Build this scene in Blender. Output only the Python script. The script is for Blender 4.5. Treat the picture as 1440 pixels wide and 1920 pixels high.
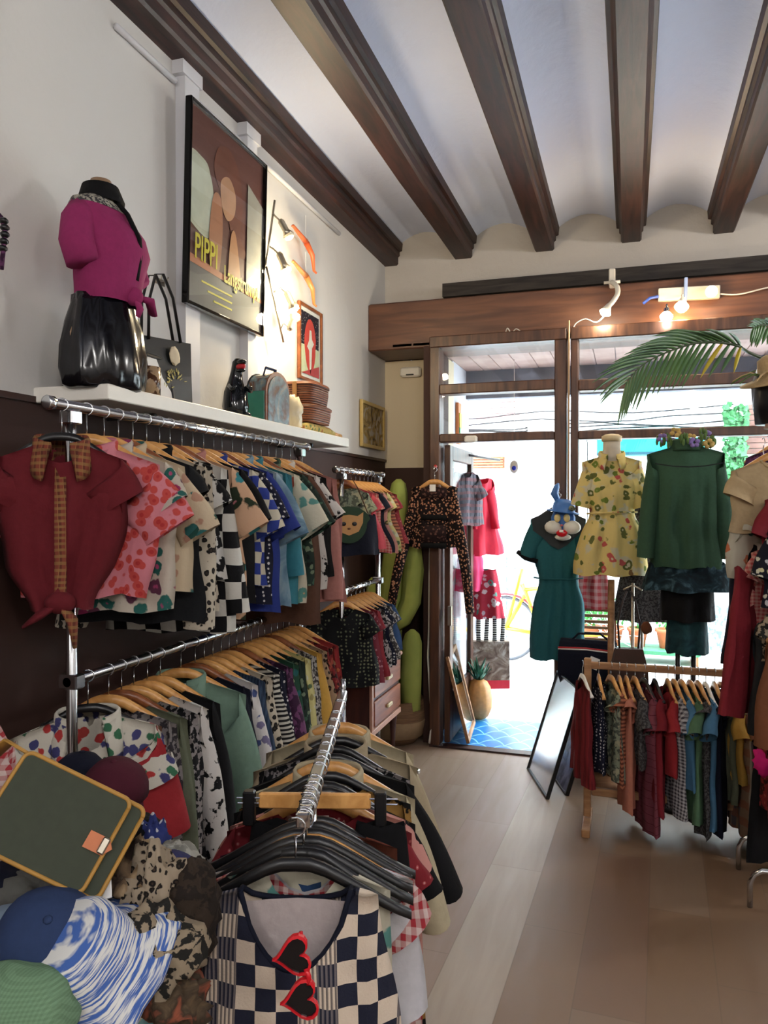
import bpy, math, random
from mathutils import Vector, Matrix, noise
PI = math.pi
random.seed(7)
R = math.radians
for o in list(bpy.data.objects): bpy.data.objects.remove(o)
scn = bpy.context.scene
COL = scn.collection
# ---------------------------------------------------------------- camera
CH = 1.65
YAW = math.atan(460/1440); PIT = math.atan(16/1440)
cd = bpy.data.cameras.new('camera'); cam = bpy.data.objects.new('camera', cd); COL.objects.link(cam)
cam.location = (0, 0, CH); cam.rotation_euler = (PI/2-PIT, 0, YAW)
cd.sensor_fit = 'VERTICAL'; cd.sensor_height = 36; cd.lens = 27; cd.clip_start = .05
scn.camera = cam
# ---------------------------------------------------------------- daylight and exposure
W = bpy.data.worlds.new('sky'); scn.world = W; W.use_nodes = True
bg = W.node_tree.nodes['Background']; bg.inputs[0].default_value = (.80, .90, 1, 1); bg.inputs[1].default_value = 22.0
vs = scn.view_settings; vs.view_transform = 'Standard'; vs.look = 'None'; vs.gamma = 1; vs.exposure = .0
vs.use_curve_mapping = False
def light(name, kind, loc, energy, col=(1,1,1), size=.1, rot=None, **k):
    d = bpy.data.lights.new(name, kind); d.energy = energy; d.color = col
    if kind == 'AREA': d.size = size
    else: d.shadow_soft_size = size
    for a, b in k.items(): setattr(d, a, b)
    o = bpy.data.objects.new(name, d); COL.objects.link(o); o.location = loc
    if rot: o.rotation_euler = rot
    return o
# added globe lamps, out of view, that brighten the shop: (x, y, glow); each globe is built at the end and gives off its own light
ADDED_LAMPS = [(.8, -1.0, 115), (-1.0, -2.2, 100), (2.4, -2.3, 90), (2.35, 3.9, 330), (2.5, .0, 60)]
light('street_daylight_sun', 'SUN', (0, 12, 9), 2.2, (1, .96, .9), .25, (R(38), 0, R(165)))

# ---------------------------------------------------------------- helpers
def at(u, v, x=None, y=None, z=None, d=None):
    a = (u-720)/1440; b = -(v-960)/1440
    F = (-math.sin(YAW)*math.cos(PIT), math.cos(YAW)*math.cos(PIT), -math.sin(PIT))
    Rt = (math.cos(YAW), math.sin(YAW), 0)
    U = (-math.sin(YAW)*math.sin(PIT), math.cos(YAW)*math.sin(PIT), math.cos(PIT))
    r = [F[i]+a*Rt[i]+b*U[i] for i in range(3)]
    t = x/r[0] if x is not None else y/r[1] if y is not None else (z-CH)/r[2] if z is not None else d
    return Vector((r[0]*t, r[1]*t, CH+r[2]*t))
def s2l(c):
    return tuple((x/255/12.92 if x/255 <= .04045 else ((x/255+.055)/1.055)**2.4) for x in c[:3])+(1,)
class NT:
    def __init__(s, name):
        s.m = bpy.data.materials.new(name); s.m.use_nodes = True; s.t = s.m.node_tree; s.n = s.t.nodes; s.l = s.t.links
        s.b = s.n['Principled BSDF']
    def nd(s, ty, **k):
        n = s.n.new(ty)
        for a, b in k.items():
            if a.startswith('i_'):
                key = a[2:]; key = int(key) if key.isdigit() else key
                if hasattr(b, 'node'): s.l.new(b, n.inputs[key])
                else: n.inputs[key].default_value = b
            else: setattr(n, a, b)
        return n
    def math(s, op, a, b=None, c=None):
        n = s.n.new('ShaderNodeMath'); n.operation = op
        for i, q in enumerate((a, b, c)):
            if q is None: continue
            if hasattr(q, 'node'): s.l.new(q, n.inputs[i])
            else: n.inputs[i].default_value = q
        return n.outputs[0]
    def mix(s, f, a, b):
        n = s.n.new('ShaderNodeMix'); n.data_type = 'RGBA'
        for i, q in ((0, f), (6, a), (7, b)):
            if hasattr(q, 'node'): s.l.new(q, n.inputs[i])
            else: n.inputs[i].default_value = q
        return n.outputs[2]
    def co(s, kind='Object'):
        return s.n.new('ShaderNodeTexCoord').outputs[kind]
    def xyz(s, v):
        n = s.n.new('ShaderNodeSeparateXYZ'); s.l.new(v, n.inputs[0]); return n.outputs
    def comb(s, x=0, y=0, z=0):
        n = s.n.new('ShaderNodeCombineXYZ')
        for i, q in enumerate((x, y, z)):
            if hasattr(q, 'node'): s.l.new(q, n.inputs[i])
            else: n.inputs[i].default_value = q
        return n.outputs[0]
    def bump(s, h, st=.2, dist=.01):
        n = s.nd('ShaderNodeBump'); n.inputs['Strength'].default_value = st; n.inputs['Distance'].default_value = dist
        s.l.new(h, n.inputs['Height']); s.l.new(n.outputs[0], s.b.inputs['Normal'])
    def fin(s, col=None, rough=.7, metal=0, **k):
        if col is not None:
            if hasattr(col, 'node'): s.l.new(col, s.b.inputs['Base Color'])
            else: s.b.inputs['Base Color'].default_value = col
        if hasattr(rough, 'node'): s.l.new(rough, s.b.inputs['Roughness'])
        else: s.b.inputs['Roughness'].default_value = rough
        s.b.inputs['Metallic'].default_value = metal
        for a, b in k.items(): s.b.inputs[a.replace('_', ' ')].default_value = b
        return s.m
def step(t, v, lo, w=.02):
    """1 where v < lo, soft edge"""
    n = t.n.new('ShaderNodeMapRange'); t.l.new(v, n.inputs[0]); n.inputs[1].default_value = lo-w; n.inputs[2].default_value = lo+w
    n.inputs[3].default_value = 1; n.inputs[4].default_value = 0
    return n.outputs[0]
CACHE = {}
def plain(name, c, rough=.6, metal=0, noise_amt=.12, ns=30, **k):
    key = ('p', name)
    if key in CACHE: return CACHE[key]
    t = NT(name); c = s2l(c)
    nz = t.nd('ShaderNodeTexNoise', i_Scale=float(ns), i_Detail=3.0, i_Vector=t.co())
    c2 = tuple(x*(1-noise_amt*1.6) for x in c[:3])+(1,)
    col = t.mix(nz.outputs[0], c2, tuple(min(1, x*(1+noise_amt)) for x in c[:3])+(1,))
    CACHE[key] = t.fin(col, rough, metal, **k); return CACHE[key]
def fab(name, kind, c, s=30, rough=.9, thr=None):
    """woven and printed cloth; c = list of rgb"""
    key = ('f', name)
    if key in CACHE: return CACHE[key]
    t = NT(name); cs = [tuple((x*.84+.16*sum(s2l(q)[:3])/3)*.67 for x in s2l(q)[:3])+(1,) for q in c]; o = t.co(); A = cs[0]; B = cs[min(1, len(cs)-1)]; C3 = cs[min(2, len(cs)-1)]; D = cs[min(3, len(cs)-1)]
    wob = t.nd('ShaderNodeTexNoise', i_Scale=4.0, i_Detail=2.0, i_Vector=o)
    va = t.nd('ShaderNodeVectorMath', operation='SCALE', i_0=wob.outputs[1]); va.inputs[3].default_value = .05
    vv = t.nd('ShaderNodeVectorMath', operation='ADD', i_0=o, i_1=va.outputs[0]).outputs[0]
    X, Y, Z = t.xyz(vv)
    if kind in ('floral', 'leaf'): s *= 1.45
    if kind == 'solid':
        n = t.nd('ShaderNodeTexNoise', i_Scale=60.0, i_Detail=2.0, i_Vector=o)
        col = t.mix(n.outputs[0], tuple(x*.85 for x in A[:3])+(1,), tuple(min(1, x*1.1) for x in A[:3])+(1,))
    elif kind in ('spots', 'floral', 'dots', 'leopard', 'leaf'):
        vo = t.nd('ShaderNodeTexVoronoi', i_Scale=float(s), i_Vector=vv); vo.inputs['Randomness'].default_value = .35 if kind == 'dots' else 1
        d = vo.outputs['Distance']
        if kind == 'leopard':
            n2 = t.nd('ShaderNodeTexNoise', i_Scale=s*1.6, i_Detail=2.0, i_Vector=vv)
            dd = t.math('ADD', d, t.math('MULTIPLY', n2.outputs[0], .5))
            m1 = step(t, dd, .66, .04); m2 = step(t, dd, .43, .04)
            col = t.mix(m2, t.mix(m1, A, B), C3)
        elif kind in ('spots', 'dots'):
            col = t.mix(step(t, d, thr or .3, .03), A, B)
            if len(cs) > 2: col = t.mix(step(t, d, (thr or .3)*.45, .03), col, C3)
        else:
            rc = t.xyz(vo.outputs['Color'])
            n2 = t.nd('ShaderNodeTexNoise', i_Scale=s*1.3, i_Detail=3.0, i_Vector=vv)
            dd = t.math('ADD', d, t.math('MULTIPLY', t.math('SUBTRACT', n2.outputs[0], .2), .8))
            bl = t.mix(step(t, rc[0], .5, .01), B, C3)
            bl = t.mix(step(t, rc[1], .35, .01), bl, D)
            wv = t.nd('ShaderNodeTexNoise', i_Scale=s*.7, i_Detail=4.0, i_Vector=vv)
            base = t.mix(step(t, wv.outputs[0], .42, .02), A, cs[-1]) if kind == 'leaf' else A
            col = t.mix(step(t, dd, thr or .62, .03), base, bl)
            if len(cs) > 4 and cs[4] != cs[0]: col = t.mix(step(t, dd, (thr or .62)-.3, .03), col, cs[4])
    elif kind == 'check':
        ch = t.nd('ShaderNodeTexChecker', i_Scale=float(s), i_Vector=t.comb(X, .013, Z)); ch.inputs[1].default_value = A; ch.inputs[2].default_value = B
        col = ch.outputs[0]
    elif kind in ('stripe', 'vstripe', 'gingham', 'plaid'):
        fx = t.math('FRACT', t.math('MULTIPLY', X, float(s))); fz = t.math('FRACT', t.math('MULTIPLY', Z, float(s)))
        if kind == 'stripe': col = t.mix(step(t, fz, thr or .5, .03), A, B)
        elif kind == 'vstripe': col = t.mix(step(t, fx, thr or .5, .03), A, B)
        elif kind == 'gingham':
            m = t.math('MULTIPLY', t.math('ADD', step(t, fx, .5, .02), step(t, fz, .5, .02)), .5); col = t.mix(m, A, B)
        else:
            col = t.mix(t.math('MULTIPLY', step(t, fx, .45, .03), .7), A, B)
            col = t.mix(t.math('MULTIPLY', step(t, fz, .45, .03), .6), col, C3)
            col = t.mix(step(t, fx, .08, .02), col, D)
    elif kind == 'tie':
        n = t.nd('ShaderNodeTexNoise', i_Scale=float(s), i_Detail=4.0, i_Vector=vv, i_Distortion=1.5)
        r = t.nd('ShaderNodeValToRGB', i_0=n.outputs[0]); r.color_ramp.elements[0].position = .35; r.color_ramp.elements[1].position = .65
        r.color_ramp.elements[0].color = A; r.color_ramp.elements[1].color = B
        if len(cs) > 2: e = r.color_ramp.elements.new(.5); e.color = C3
        col = r.outputs[0]
    elif kind == 'splash':
        n = t.nd('ShaderNodeTexNoise', i_Scale=float(s), i_Detail=3.0, i_Vector=vv)
        col = t.mix(step(t, n.outputs[0], thr or .5, .015), A, B)
        if len(cs) > 2:
            n3 = t.nd('ShaderNodeTexNoise', i_Scale=s*.6, i_Detail=2.0, i_Vector=o); col = t.mix(step(t, n3.outputs[0], .4, .02), col, C3)
    nb = t.nd('ShaderNodeTexNoise', i_Scale=45.0, i_Detail=4.0, i_Vector=o)
    t.bump(nb.outputs[0], .35, .006)
    CACHE[key] = t.fin(col, rough, 0, **{'Specular_IOR_Level': .25}); return CACHE[key]

class MB:
    def __init__(s): s.v = []; s.f = []; s.mi = []; s.cur = 0
    def add(s, vs, fs, M=None):
        o = len(s.v)
        s.v += [tuple(M @ Vector(p)) if M else tuple(p) for p in vs]
        s.f += [tuple(i+o for i in f) for f in fs]; s.mi += [s.cur]*len(fs)
    def box(s, x0, x1, y0, y1, z0, z1, M=None):
        s.add([(x, y, z) for z in (z0, z1) for x, y in ((x0, y0), (x1, y0), (x1, y1), (x0, y1))],
              [(3, 2, 1, 0), (4, 5, 6, 7), (0, 1, 5, 4), (1, 2, 6, 5), (2, 3, 7, 6), (3, 0, 4, 7)], M); return s
    def rbox(s, x0, x1, y0, y1, z0, z1, b=.01, M=None):
        # box with chamfered vertical and horizontal edges
        vs = []; rings = []
        for z, k in ((z0, b), (z0+b, 0), (z1-b, 0), (z1, b)):
            X0, X1, Y0, Y1 = x0+k, x1-k, y0+k, y1-k
            rings.append([(X0+b, Y0, z), (X1-b, Y0, z), (X1, Y0+b, z), (X1, Y1-b, z), (X1-b, Y1, z), (X0+b, Y1, z), (X0, Y1-b, z), (X0, Y0+b, z)])
        s.loft(rings, M=M); return s
    def loft(s, rings, closed=True, cap=True, M=None):
        n = len(rings[0]); vs = [p for r in rings for p in r]; fs = []
        for i in range(len(rings)-1):
            for j in range(n if closed else n-1):
                k = (j+1) % n; fs.append((i*n+j, i*n+k, (i+1)*n+k, (i+1)*n+j))
        if cap and closed:
            fs.append(tuple(range(n-1, -1, -1))); fs.append(tuple((len(rings)-1)*n+j for j in range(n)))
        s.add(vs, fs, M); return s
    def tube(s, path, r, n=8, M=None, flat=None, cap=True):
        path = [Vector(p) for p in path]; rings = []
        up = Vector((0, 0, 1)); L = len(path)
        for i, p in enumerate(path):
            d = (path[min(i+1, L-1)]-path[max(i-1, 0)]).normalized()
            if i == 0:
                a = d.cross(up)
                if a.length < .05: a = d.cross(Vector((0, 1, 0)))
            else: a = a - d*a.dot(d)
            a.normalize(); b = d.cross(a)
            rr = r[i] if isinstance(r, (list, tuple)) else r
            fl = flat or 1
            rings.append([tuple(p+a*(math.cos(2*PI*k/n)*rr)+b*(math.sin(2*PI*k/n)*rr*fl)) for k in range(n)])
        s.loft(rings, cap=cap, M=M); return s
    def ell(s, rings, n=20, M=None, fold=None, cap=True):
        """rings of (z, cx, cy, rx, ry)"""
        rr = []
        for i, (z, cx, cy, rx, ry) in enumerate(rings):
            q = []
            for k in range(n):
                a = 2*PI*k/n; f = 1+(fold(a, i/(len(rings)-1)) if fold else 0)
                q.append((cx+rx*math.cos(a)*f, cy+ry*math.sin(a)*f, z))
            rr.append(q)
        s.loft(rr, cap=cap, M=M); return s
    def lathe(s, prof, n=20, M=None, cap=True):
        return s.ell([(z, 0, 0, r, r) for r, z in prof], n, M, cap=cap)
    def blob(s, c, r, n=12, m=7, M=None, nz=0, sc=6, seed=0):
        rings = []
        for i in range(m+1):
            th = PI*i/m; q = []
            for k in range(n):
                a = 2*PI*k/n
                d = Vector((math.sin(th)*math.cos(a), math.sin(th)*math.sin(a), -math.cos(th)))
                f = 1+nz*noise.noise(d*sc*.5+Vector((seed, 0, 0)))
                q.append((c[0]+d.x*r[0]*f, c[1]+d.y*r[1]*f, c[2]+d.z*r[2]*f))
            rings.append(q)
        s.loft(rings, M=M); return s
    def prism(s, poly, y0, y1, M=None):
        """polygon in xz extruded along y"""
        n = len(poly)
        s.add([(x, y0, z) for x, z in poly]+[(x, y1, z) for x, z in poly],
              [tuple(range(n)), tuple(range(2*n-1, n-1, -1))]+[(i, i+n, (i+1) % n+n, (i+1) % n) for i in range(n)], M); return s
    def build(s, name, mats, parent=None, smooth=False, loc=None, rot=None):
        me = bpy.data.meshes.new(name); me.from_pydata(s.v, [], s.f)
        if not isinstance(mats, (list, tuple)): mats = [mats]
        for m in mats: me.materials.append(m)
        if len(mats) > 1: me.polygons.foreach_set('material_index', s.mi)
        if smooth: me.polygons.foreach_set('use_smooth', [True]*len(me.polygons))
        me.validate(); me.update()
        o = bpy.data.objects.new(name, me); COL.objects.link(o)
        if parent: o.parent = parent
        if loc is not None: o.location = loc
        if rot is not None: o.rotation_euler = rot
        return o
def tag(o, label=None, cat=None, group=None, kind=None):
    for k, q in (('label', label), ('category', cat), ('group', group), ('kind', kind)):
        if q: o[k] = q
    return o
def thing(name, label, cat, loc=(0, 0, 0), rot=(0, 0, 0), group=None):
    o = bpy.data.objects.new(name, None); COL.objects.link(o); o.empty_display_size = .05
    o.location = loc; o.rotation_euler = rot if not isinstance(rot, (int, float)) else (0, 0, rot)
    return tag(o, label, cat, group)
def struct(name, mb, m, parent=None, smooth=False):
    o = mb.build(name, m, parent, smooth)
    if not parent: o['kind'] = 'structure'
    return o
def T(x, y, z): return Matrix.Translation((x, y, z))
def RX(a): return Matrix.Rotation(a, 4, 'X')
def RY(a): return Matrix.Rotation(a, 4, 'Y')
def RZ(a): return Matrix.Rotation(a, 4, 'Z')
def csp(P, k=5):
    out = []; n = len(P)
    for i in range(n):
        p0, p1, p2, p3 = [Vector((*P[(i+j-1) % n], 0)) for j in range(4)]
        for q in range(k):
            f = q/k; v = .5*((2*p1)+(-p0+p2)*f+(2*p0-5*p1+4*p2-p3)*f*f+(-p0+3*p1-3*p2+p3)*f**3); out.append((v.x, v.y))
    return out
def text(body, size, m, parent, loc, rot, ext=.001, name='lettering', align='CENTER', xs=1):
    c = bpy.data.curves.new('tmp', 'FONT'); c.body = body; c.size = size; c.extrude = ext; c.offset = .0015; c.align_x = align; c.space_character = 1
    o = bpy.data.objects.new('tmp', c); COL.objects.link(o); dg = bpy.context.evaluated_depsgraph_get()
    me = bpy.data.meshes.new_from_object(o.evaluated_get(dg)); bpy.data.objects.remove(o); bpy.data.curves.remove(c)
    q = bpy.data.objects.new(name, me); COL.objects.link(q); me.materials.clear(); me.materials.append(m); q.parent = parent
    q.location = loc; q.rotation_euler = rot; q.scale = (xs, 1, 1); return q
def spl(C, n=24):
    C = [Vector(c) for c in C]; out = []
    for j in range(n+1):
        q = j/n*(len(C)-1); i = min(int(q), len(C)-2); f = q-i; p0 = C[max(i-1, 0)]; p1 = C[i]; p2 = C[i+1]; p3 = C[min(i+2, len(C)-1)]
        out.append(.5*((2*p1)+(-p0+p2)*f+(2*p0-5*p1+4*p2-p3)*f*f+(-p0+3*p1-3*p2+p3)*f**3))
    return out
def smooth(a, b, x):
    x = min(1, max(0, (x-a)/(b-a))); return x*x*(3-2*x)
# ---------------------------------------------------------------- surface materials
def wood(name, c1, c2, rough=.45, sx=1, sy=1, sz=1, sc=6, coat=0):
    t = NT(name); mp = t.nd('ShaderNodeMapping', i_0=t.co()); mp.inputs[3].default_value = (sx, sy, sz)
    n = t.nd('ShaderNodeTexNoise', i_Scale=float(sc), i_Detail=6.0, i_Distortion=.8, i_Vector=mp.outputs[0])
    n2 = t.nd('ShaderNodeTexNoise', i_Scale=2.2, i_Detail=3.0, i_Vector=t.co())
    r = t.nd('ShaderNodeValToRGB', i_0=n.outputs[0]); r.color_ramp.elements[0].position = .36; r.color_ramp.elements[1].position = .66
    r.color_ramp.elements[0].color = s2l(c1); r.color_ramp.elements[1].color = s2l(c2)
    c = t.mix(t.math('MULTIPLY', n2.outputs[0], .35), r.outputs[0], s2l([q*.7 for q in c1]))
    t.bump(n.outputs[0], .25, .004)
    return t.fin(c, rough, 0, **({'Coat_Weight': coat} if coat else {}))
def plaster(name, c, c2, bumps=.25, sc=3.0):
    t = NT(name)
    n = t.nd('ShaderNodeTexNoise', i_Scale=sc, i_Detail=5.0, i_Roughness=.6, i_Vector=t.co('Object'))
    n2 = t.nd('ShaderNodeTexNoise', i_Scale=1.1, i_Detail=2.0, i_Vector=t.co('Object'))
    col = t.mix(n2.outputs[0], s2l(c), s2l(c2))
    n3 = t.nd('ShaderNodeTexNoise', i_Scale=22.0, i_Detail=6.0, i_Vector=t.co('Object'))
    t.bump(t.math('ADD', n.outputs[0], t.math('MULTIPLY', n3.outputs[0], .25)), bumps, .03)
    return t.fin(col, .85)
M_wall = plaster('wall_plaster', (216, 214, 210), (206, 204, 201), .15)
M_ceil = plaster('vault_plaster', (216, 225, 248), (206, 215, 242), .3, 4.0)
M_front = plaster('rough_plaster', (208, 202, 194), (192, 186, 178), .45, 5.0)
M_cream = plaster('cream_plaster', (214, 200, 172), (204, 190, 162), .12)
M_wains = plain('dark_brown_wainscot_paint', (56, 30, 21), .75, ns=3)
M_beam = wood('old_beam_wood', (34, 17, 14), (68, 37, 30), .5, 6, .6, 6, 5)
M_head = wood('header_wood', (84, 52, 38), (114, 74, 52), .45, .6, 5, 7, 3)
M_frame = wood('shopfront_frame_wood', (64, 38, 25), (98, 62, 40), .4, 6, 6, .7, 4)
M_white = plain('white_lacquer', (232, 228, 218), .4, noise_amt=.03)
M_trunk = plain('white_trunking_paint', (214, 214, 218), .5, noise_amt=.04, ns=3)
M_chrome = plain('chrome_tube', (205, 207, 210), .18, 1, .08, 14)
M_dkmetal = plain('dark_grey_metal', (52, 50, 50), .4, .7)
M_nickel = plain('satin_nickel', (176, 168, 152), .3, .9)
M_black = plain('black_plastic', (16, 16, 18), .35, noise_amt=.05)
M_hang = wood('lacquered_hanger_wood', (196, 138, 74), (228, 172, 104), .3, 4, 4, 4, 6)
M_hangd = wood('dark_hanger_wood', (108, 58, 30), (150, 90, 52), .3, 4, 4, 4, 6)
M_pine = wood('pine_rail_wood', (140, 98, 62), (180, 134, 90), .5, 1, 5, 5, 5)
M_paper = plain('white_paper', (236, 234, 230), .7, noise_amt=.02)
M_outwhite = plaster('street_facade_render', (240, 238, 232), (228, 228, 226), .15)
M_stone = NT('speckled_stone')
_n = M_stone.nd('ShaderNodeTexNoise', i_Scale=24.0, i_Detail=5.0, i_Vector=M_stone.co())
M_stone = M_stone.fin(M_stone.mix(step(M_stone, _n.outputs[0], .5, .08), s2l((176, 182, 184)), s2l((104, 116, 124))), .8)
def glass_mat(name, tint=(.96, .98, .98, 1), refl=.06):
    t = NT(name); t.n.remove(t.b); out = t.n['Material Output']
    tr = t.nd('ShaderNodeBsdfTransparent'); tr.inputs[0].default_value = tint
    gl = t.nd('ShaderNodeBsdfGlossy'); gl.inputs[1].default_value = .02
    lw = t.nd('ShaderNodeLayerWeight'); lw.inputs[0].default_value = .5
    fr = t.math('ADD', .035, t.math('MULTIPLY', t.math('POWER', lw.outputs['Facing'], 4.5), .55))
    mx = t.nd('ShaderNodeMixShader'); t.l.new(fr, mx.inputs[0]); t.l.new(tr.outputs[0], mx.inputs[1]); t.l.new(gl.outputs[0], mx.inputs[2])
    t.l.new(mx.outputs[0], out.inputs[0]); return t.m
M_glass = glass_mat('window_glass')
def emit(name, c, st):
    t = NT(name); return t.fin(c, .5, 0, **{'Emission_Color': c, 'Emission_Strength': st})
M_bulb = emit('warm_lit_bulb', (1, .82, .52, 1), 40)
M_bulbw = emit('pale_lit_bulb', (1, .95, .84, 1), 45)
# floor of wide tile planks
def floor_mat():
    t = NT('wide_plank_floor'); X, Y, Z = t.xyz(t.co())
    a = R(2.15); ca, sa = math.cos(a), math.sin(a)
    px = t.math('SUBTRACT', t.math('MULTIPLY', X, ca), t.math('MULTIPLY', Y, sa)); px = t.math('ADD', px, 4.84)
    py = t.math('ADD', t.math('MULTIPLY', Y, ca), t.math('MULTIPLY', X, sa)); py = t.math('ADD', py, 10.0)
    w = .2285; ix = t.math('FLOOR', t.math('DIVIDE', px, w)); fx = t.math('FRACT', t.math('DIVIDE', px, w))
    off = t.math('MULTIPLY', t.math('FRACT', t.math('MULTIPLY', ix, .377)), 1.2); yy = t.math('DIVIDE', t.math('ADD', py, off), 1.2)
    iy = t.math('FLOOR', yy); fy = t.math('FRACT', yy)
    wn = t.nd('ShaderNodeTexWhiteNoise', noise_dimensions='2D', i_0=t.comb(ix, iy, 0))
    r = t.nd('ShaderNodeValToRGB', i_0=wn.outputs[0]); r.color_ramp.interpolation = 'CONSTANT'
    els = [(0, (128, 106, 88)), (.25, (146, 128, 112)), (.5, (136, 110, 102)), (.7, (160, 146, 132)), (.85, (120, 98, 80))]
    r.color_ramp.elements[0].color = s2l(els[0][1]); r.color_ramp.elements[1].position = els[1][0]; r.color_ramp.elements[1].color = s2l(els[1][1])
    for p, c in els[2:]: e = r.color_ramp.elements.new(p); e.color = s2l(c)
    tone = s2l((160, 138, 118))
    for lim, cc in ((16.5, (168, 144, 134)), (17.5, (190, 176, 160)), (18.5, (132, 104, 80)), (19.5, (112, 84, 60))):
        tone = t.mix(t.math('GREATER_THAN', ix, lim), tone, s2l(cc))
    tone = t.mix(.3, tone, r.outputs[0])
    mp = t.nd('ShaderNodeMapping', i_0=t.co()); mp.inputs[3].default_value = (7, .8, 1)
    n = t.nd('ShaderNodeTexNoise', i_Scale=3.0, i_Detail=6.0, i_Distortion=.5, i_Vector=mp.outputs[0])
    c = t.mix(t.math('MULTIPLY', n.outputs[0], .5), tone, s2l((132, 108, 84)))
    bx = t.math('MINIMUM', fx, t.math('SUBTRACT', 1.0, fx)); by = t.math('MULTIPLY', t.math('MINIMUM', fy, t.math('SUBTRACT', 1.0, fy)), 5.0)
    m = step(t, t.math('MINIMUM', bx, by), .008, .004)
    c = t.mix(t.math('MULTIPLY', m, .35), c, s2l((90, 76, 62)))
    ro = t.math('ADD', .36, t.math('MULTIPLY', n.outputs[0], .2))
    t.bump(n.outputs[0], .08, .004)
    return t.fin(c, ro)
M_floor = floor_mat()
def scallop_mat():
    t = NT('blue_scallop_tiles'); X, Y, Z = t.xyz(t.co()); s = 9.0
    y = t.math('MULTIPLY', Y, s); row = t.math('FLOOR', y); fy = t.math('FRACT', y)
    x = t.math('ADD', t.math('MULTIPLY', X, s*.62), t.math('MULTIPLY', t.math('MODULO', row, 2.0), .5))
    dx = t.math('SUBTRACT', t.math('FRACT', t.math('ADD', x, 20.0)), .5)
    arc = t.math('SUBTRACT', 1.0, t.math('MULTIPLY', t.math('MULTIPLY', dx, dx), 4.0))
    ln = step(t, t.math('ABSOLUTE', t.math('SUBTRACT', fy, arc)), .1, .05)
    n = t.nd('ShaderNodeTexNoise', i_Scale=5.0, i_Detail=3.0, i_Vector=t.co())
    base = t.mix(n.outputs[0], s2l((18, 84, 168)), s2l((38, 148, 206)))
    return t.fin(t.mix(ln, base, s2l((130, 196, 222))), .3)
M_tiles = scallop_mat()

# ---------------------------------------------------------------- the room
XW = -1.78; XR = 3.4; YB = -3.2; YF = 5.6; CZ = 3.56
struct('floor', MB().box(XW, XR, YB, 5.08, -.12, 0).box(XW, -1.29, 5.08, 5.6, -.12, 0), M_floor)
mb = MB(); mb.box(XW-.15, XW, YB-.15, 6.4, -.12, 1.97); struct('wall_left_lower', mb, M_wains)
mb = MB(); mb.box(XW-.15, XW, YB-.15, 6.4, 1.97, 3.9); struct('wall_left', mb, M_wall)
struct('wall_right', MB().box(XR, XR+.15, YB-.15, 6.4, -.12, 3.9), M_wall)
struct('wall_back', MB().box(XW, XR, YB-.15, YB, -.12, 3.9), M_wall)
# front: plaster above the header, recess wall at the left corner
struct('wall_front', MB().box(XW, XR, YF, YF+.2, 3.06, 3.9), M_front)
mb = MB(); mb.box(XW, -1.29, YF, YF+.2, 1.92, 2.73); struct('wall_recess', mb, M_cream)
mb = MB(); mb.box(XW, -1.29, YF, YF+.2, -.12, 1.92); struct('wall_recess_lower', mb, M_wains)
mb = MB(); mb.box(-1.35, -1.285, 5.12, YF, 0, 2.73); struct('wall_recess_side', mb, M_wains)
# thin wooden capping of the wainscot
mb = MB(); mb.box(XW, XW+.012, YB, YF, 1.965, 1.985); struct('trim_1', mb, M_beam)
# jack arch ceiling
BX = [-1.175+.59*i for i in range(8)]
pts = []; edges = [XW-.02, -1.68]
spans = [(-1.74, BX[0]-.02)]+[(BX[i]+.02, BX[i+1]-.02) for i in range(7)]+[(BX[7]+.02, XR+.05)]
mb = MB()
for a, b in spans:
    n = 14; low = [(a+(b-a)*i/n, 3.535+.15*math.sin(PI*i/n)**.8) for i in range(n+1)]
    mb.add([(x, YB, z) for x, z in low]+[(x, YF, z) for x, z in low]+[(x, YB, 3.8) for x, z in low]+[(x, YF, 3.8) for x, z in low],
           [(i, i+1, n+1+i+1, n+1+i) for i in range(n)]+[(2*(n+1)+i, 3*(n+1)+i, 3*(n+1)+i+1, 2*(n+1)+i+1) for i in range(n)])
mb.box(XW-.1, XR+.1, YB, YF, 3.8, 3.86)
struct('ceiling', mb, M_ceil, smooth=True)
def beam_mb(cx, w=.135, zb=3.455):
    h = w/2; p = [(-h-.035, .16), (-h-.03, .105), (-h-.012, .10), (-h-.012, .07), (-h, .06), (-h, .012), (-h+.01, 0), (h-.01, 0), (h, .012), (h, .06), (h+.012, .07), (h+.012, .10), (h+.03, .105), (h+.035, .16)]
    m = MB(); seg = 12; rings = []
    for i in range(seg+1):
        y = YB+(YF+.05-YB)*i/seg; dz = .006*noise.noise(Vector((cx*3, y*1.3, 0))); dx = .008*noise.noise(Vector((cx*5+9, y, 2)))
        rings.append([(cx+x+dx, y, zb+z+dz) for x, z in p])
    m.loft(rings); return m
struct('trim_2', beam_mb(-1.735, .12), M_beam)
for i, x in enumerate(BX): struct('trim_%d' % (i+3), beam_mb(x), M_beam)
# header box beam and dark lintel above it
mb = MB(); mb.rbox(XW, XR, 5.2, YF, 2.735, 3.07, .008); struct('trim_11', mb, M_head)
mb = MB(); mb.box(-1.29, XR, 5.42, YF, 3.14, 3.235); struct('trim_12', mb, wood('sooty_lintel', (42, 38, 36), (70, 64, 60), .8, .6, 4, 6, 5))
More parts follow.
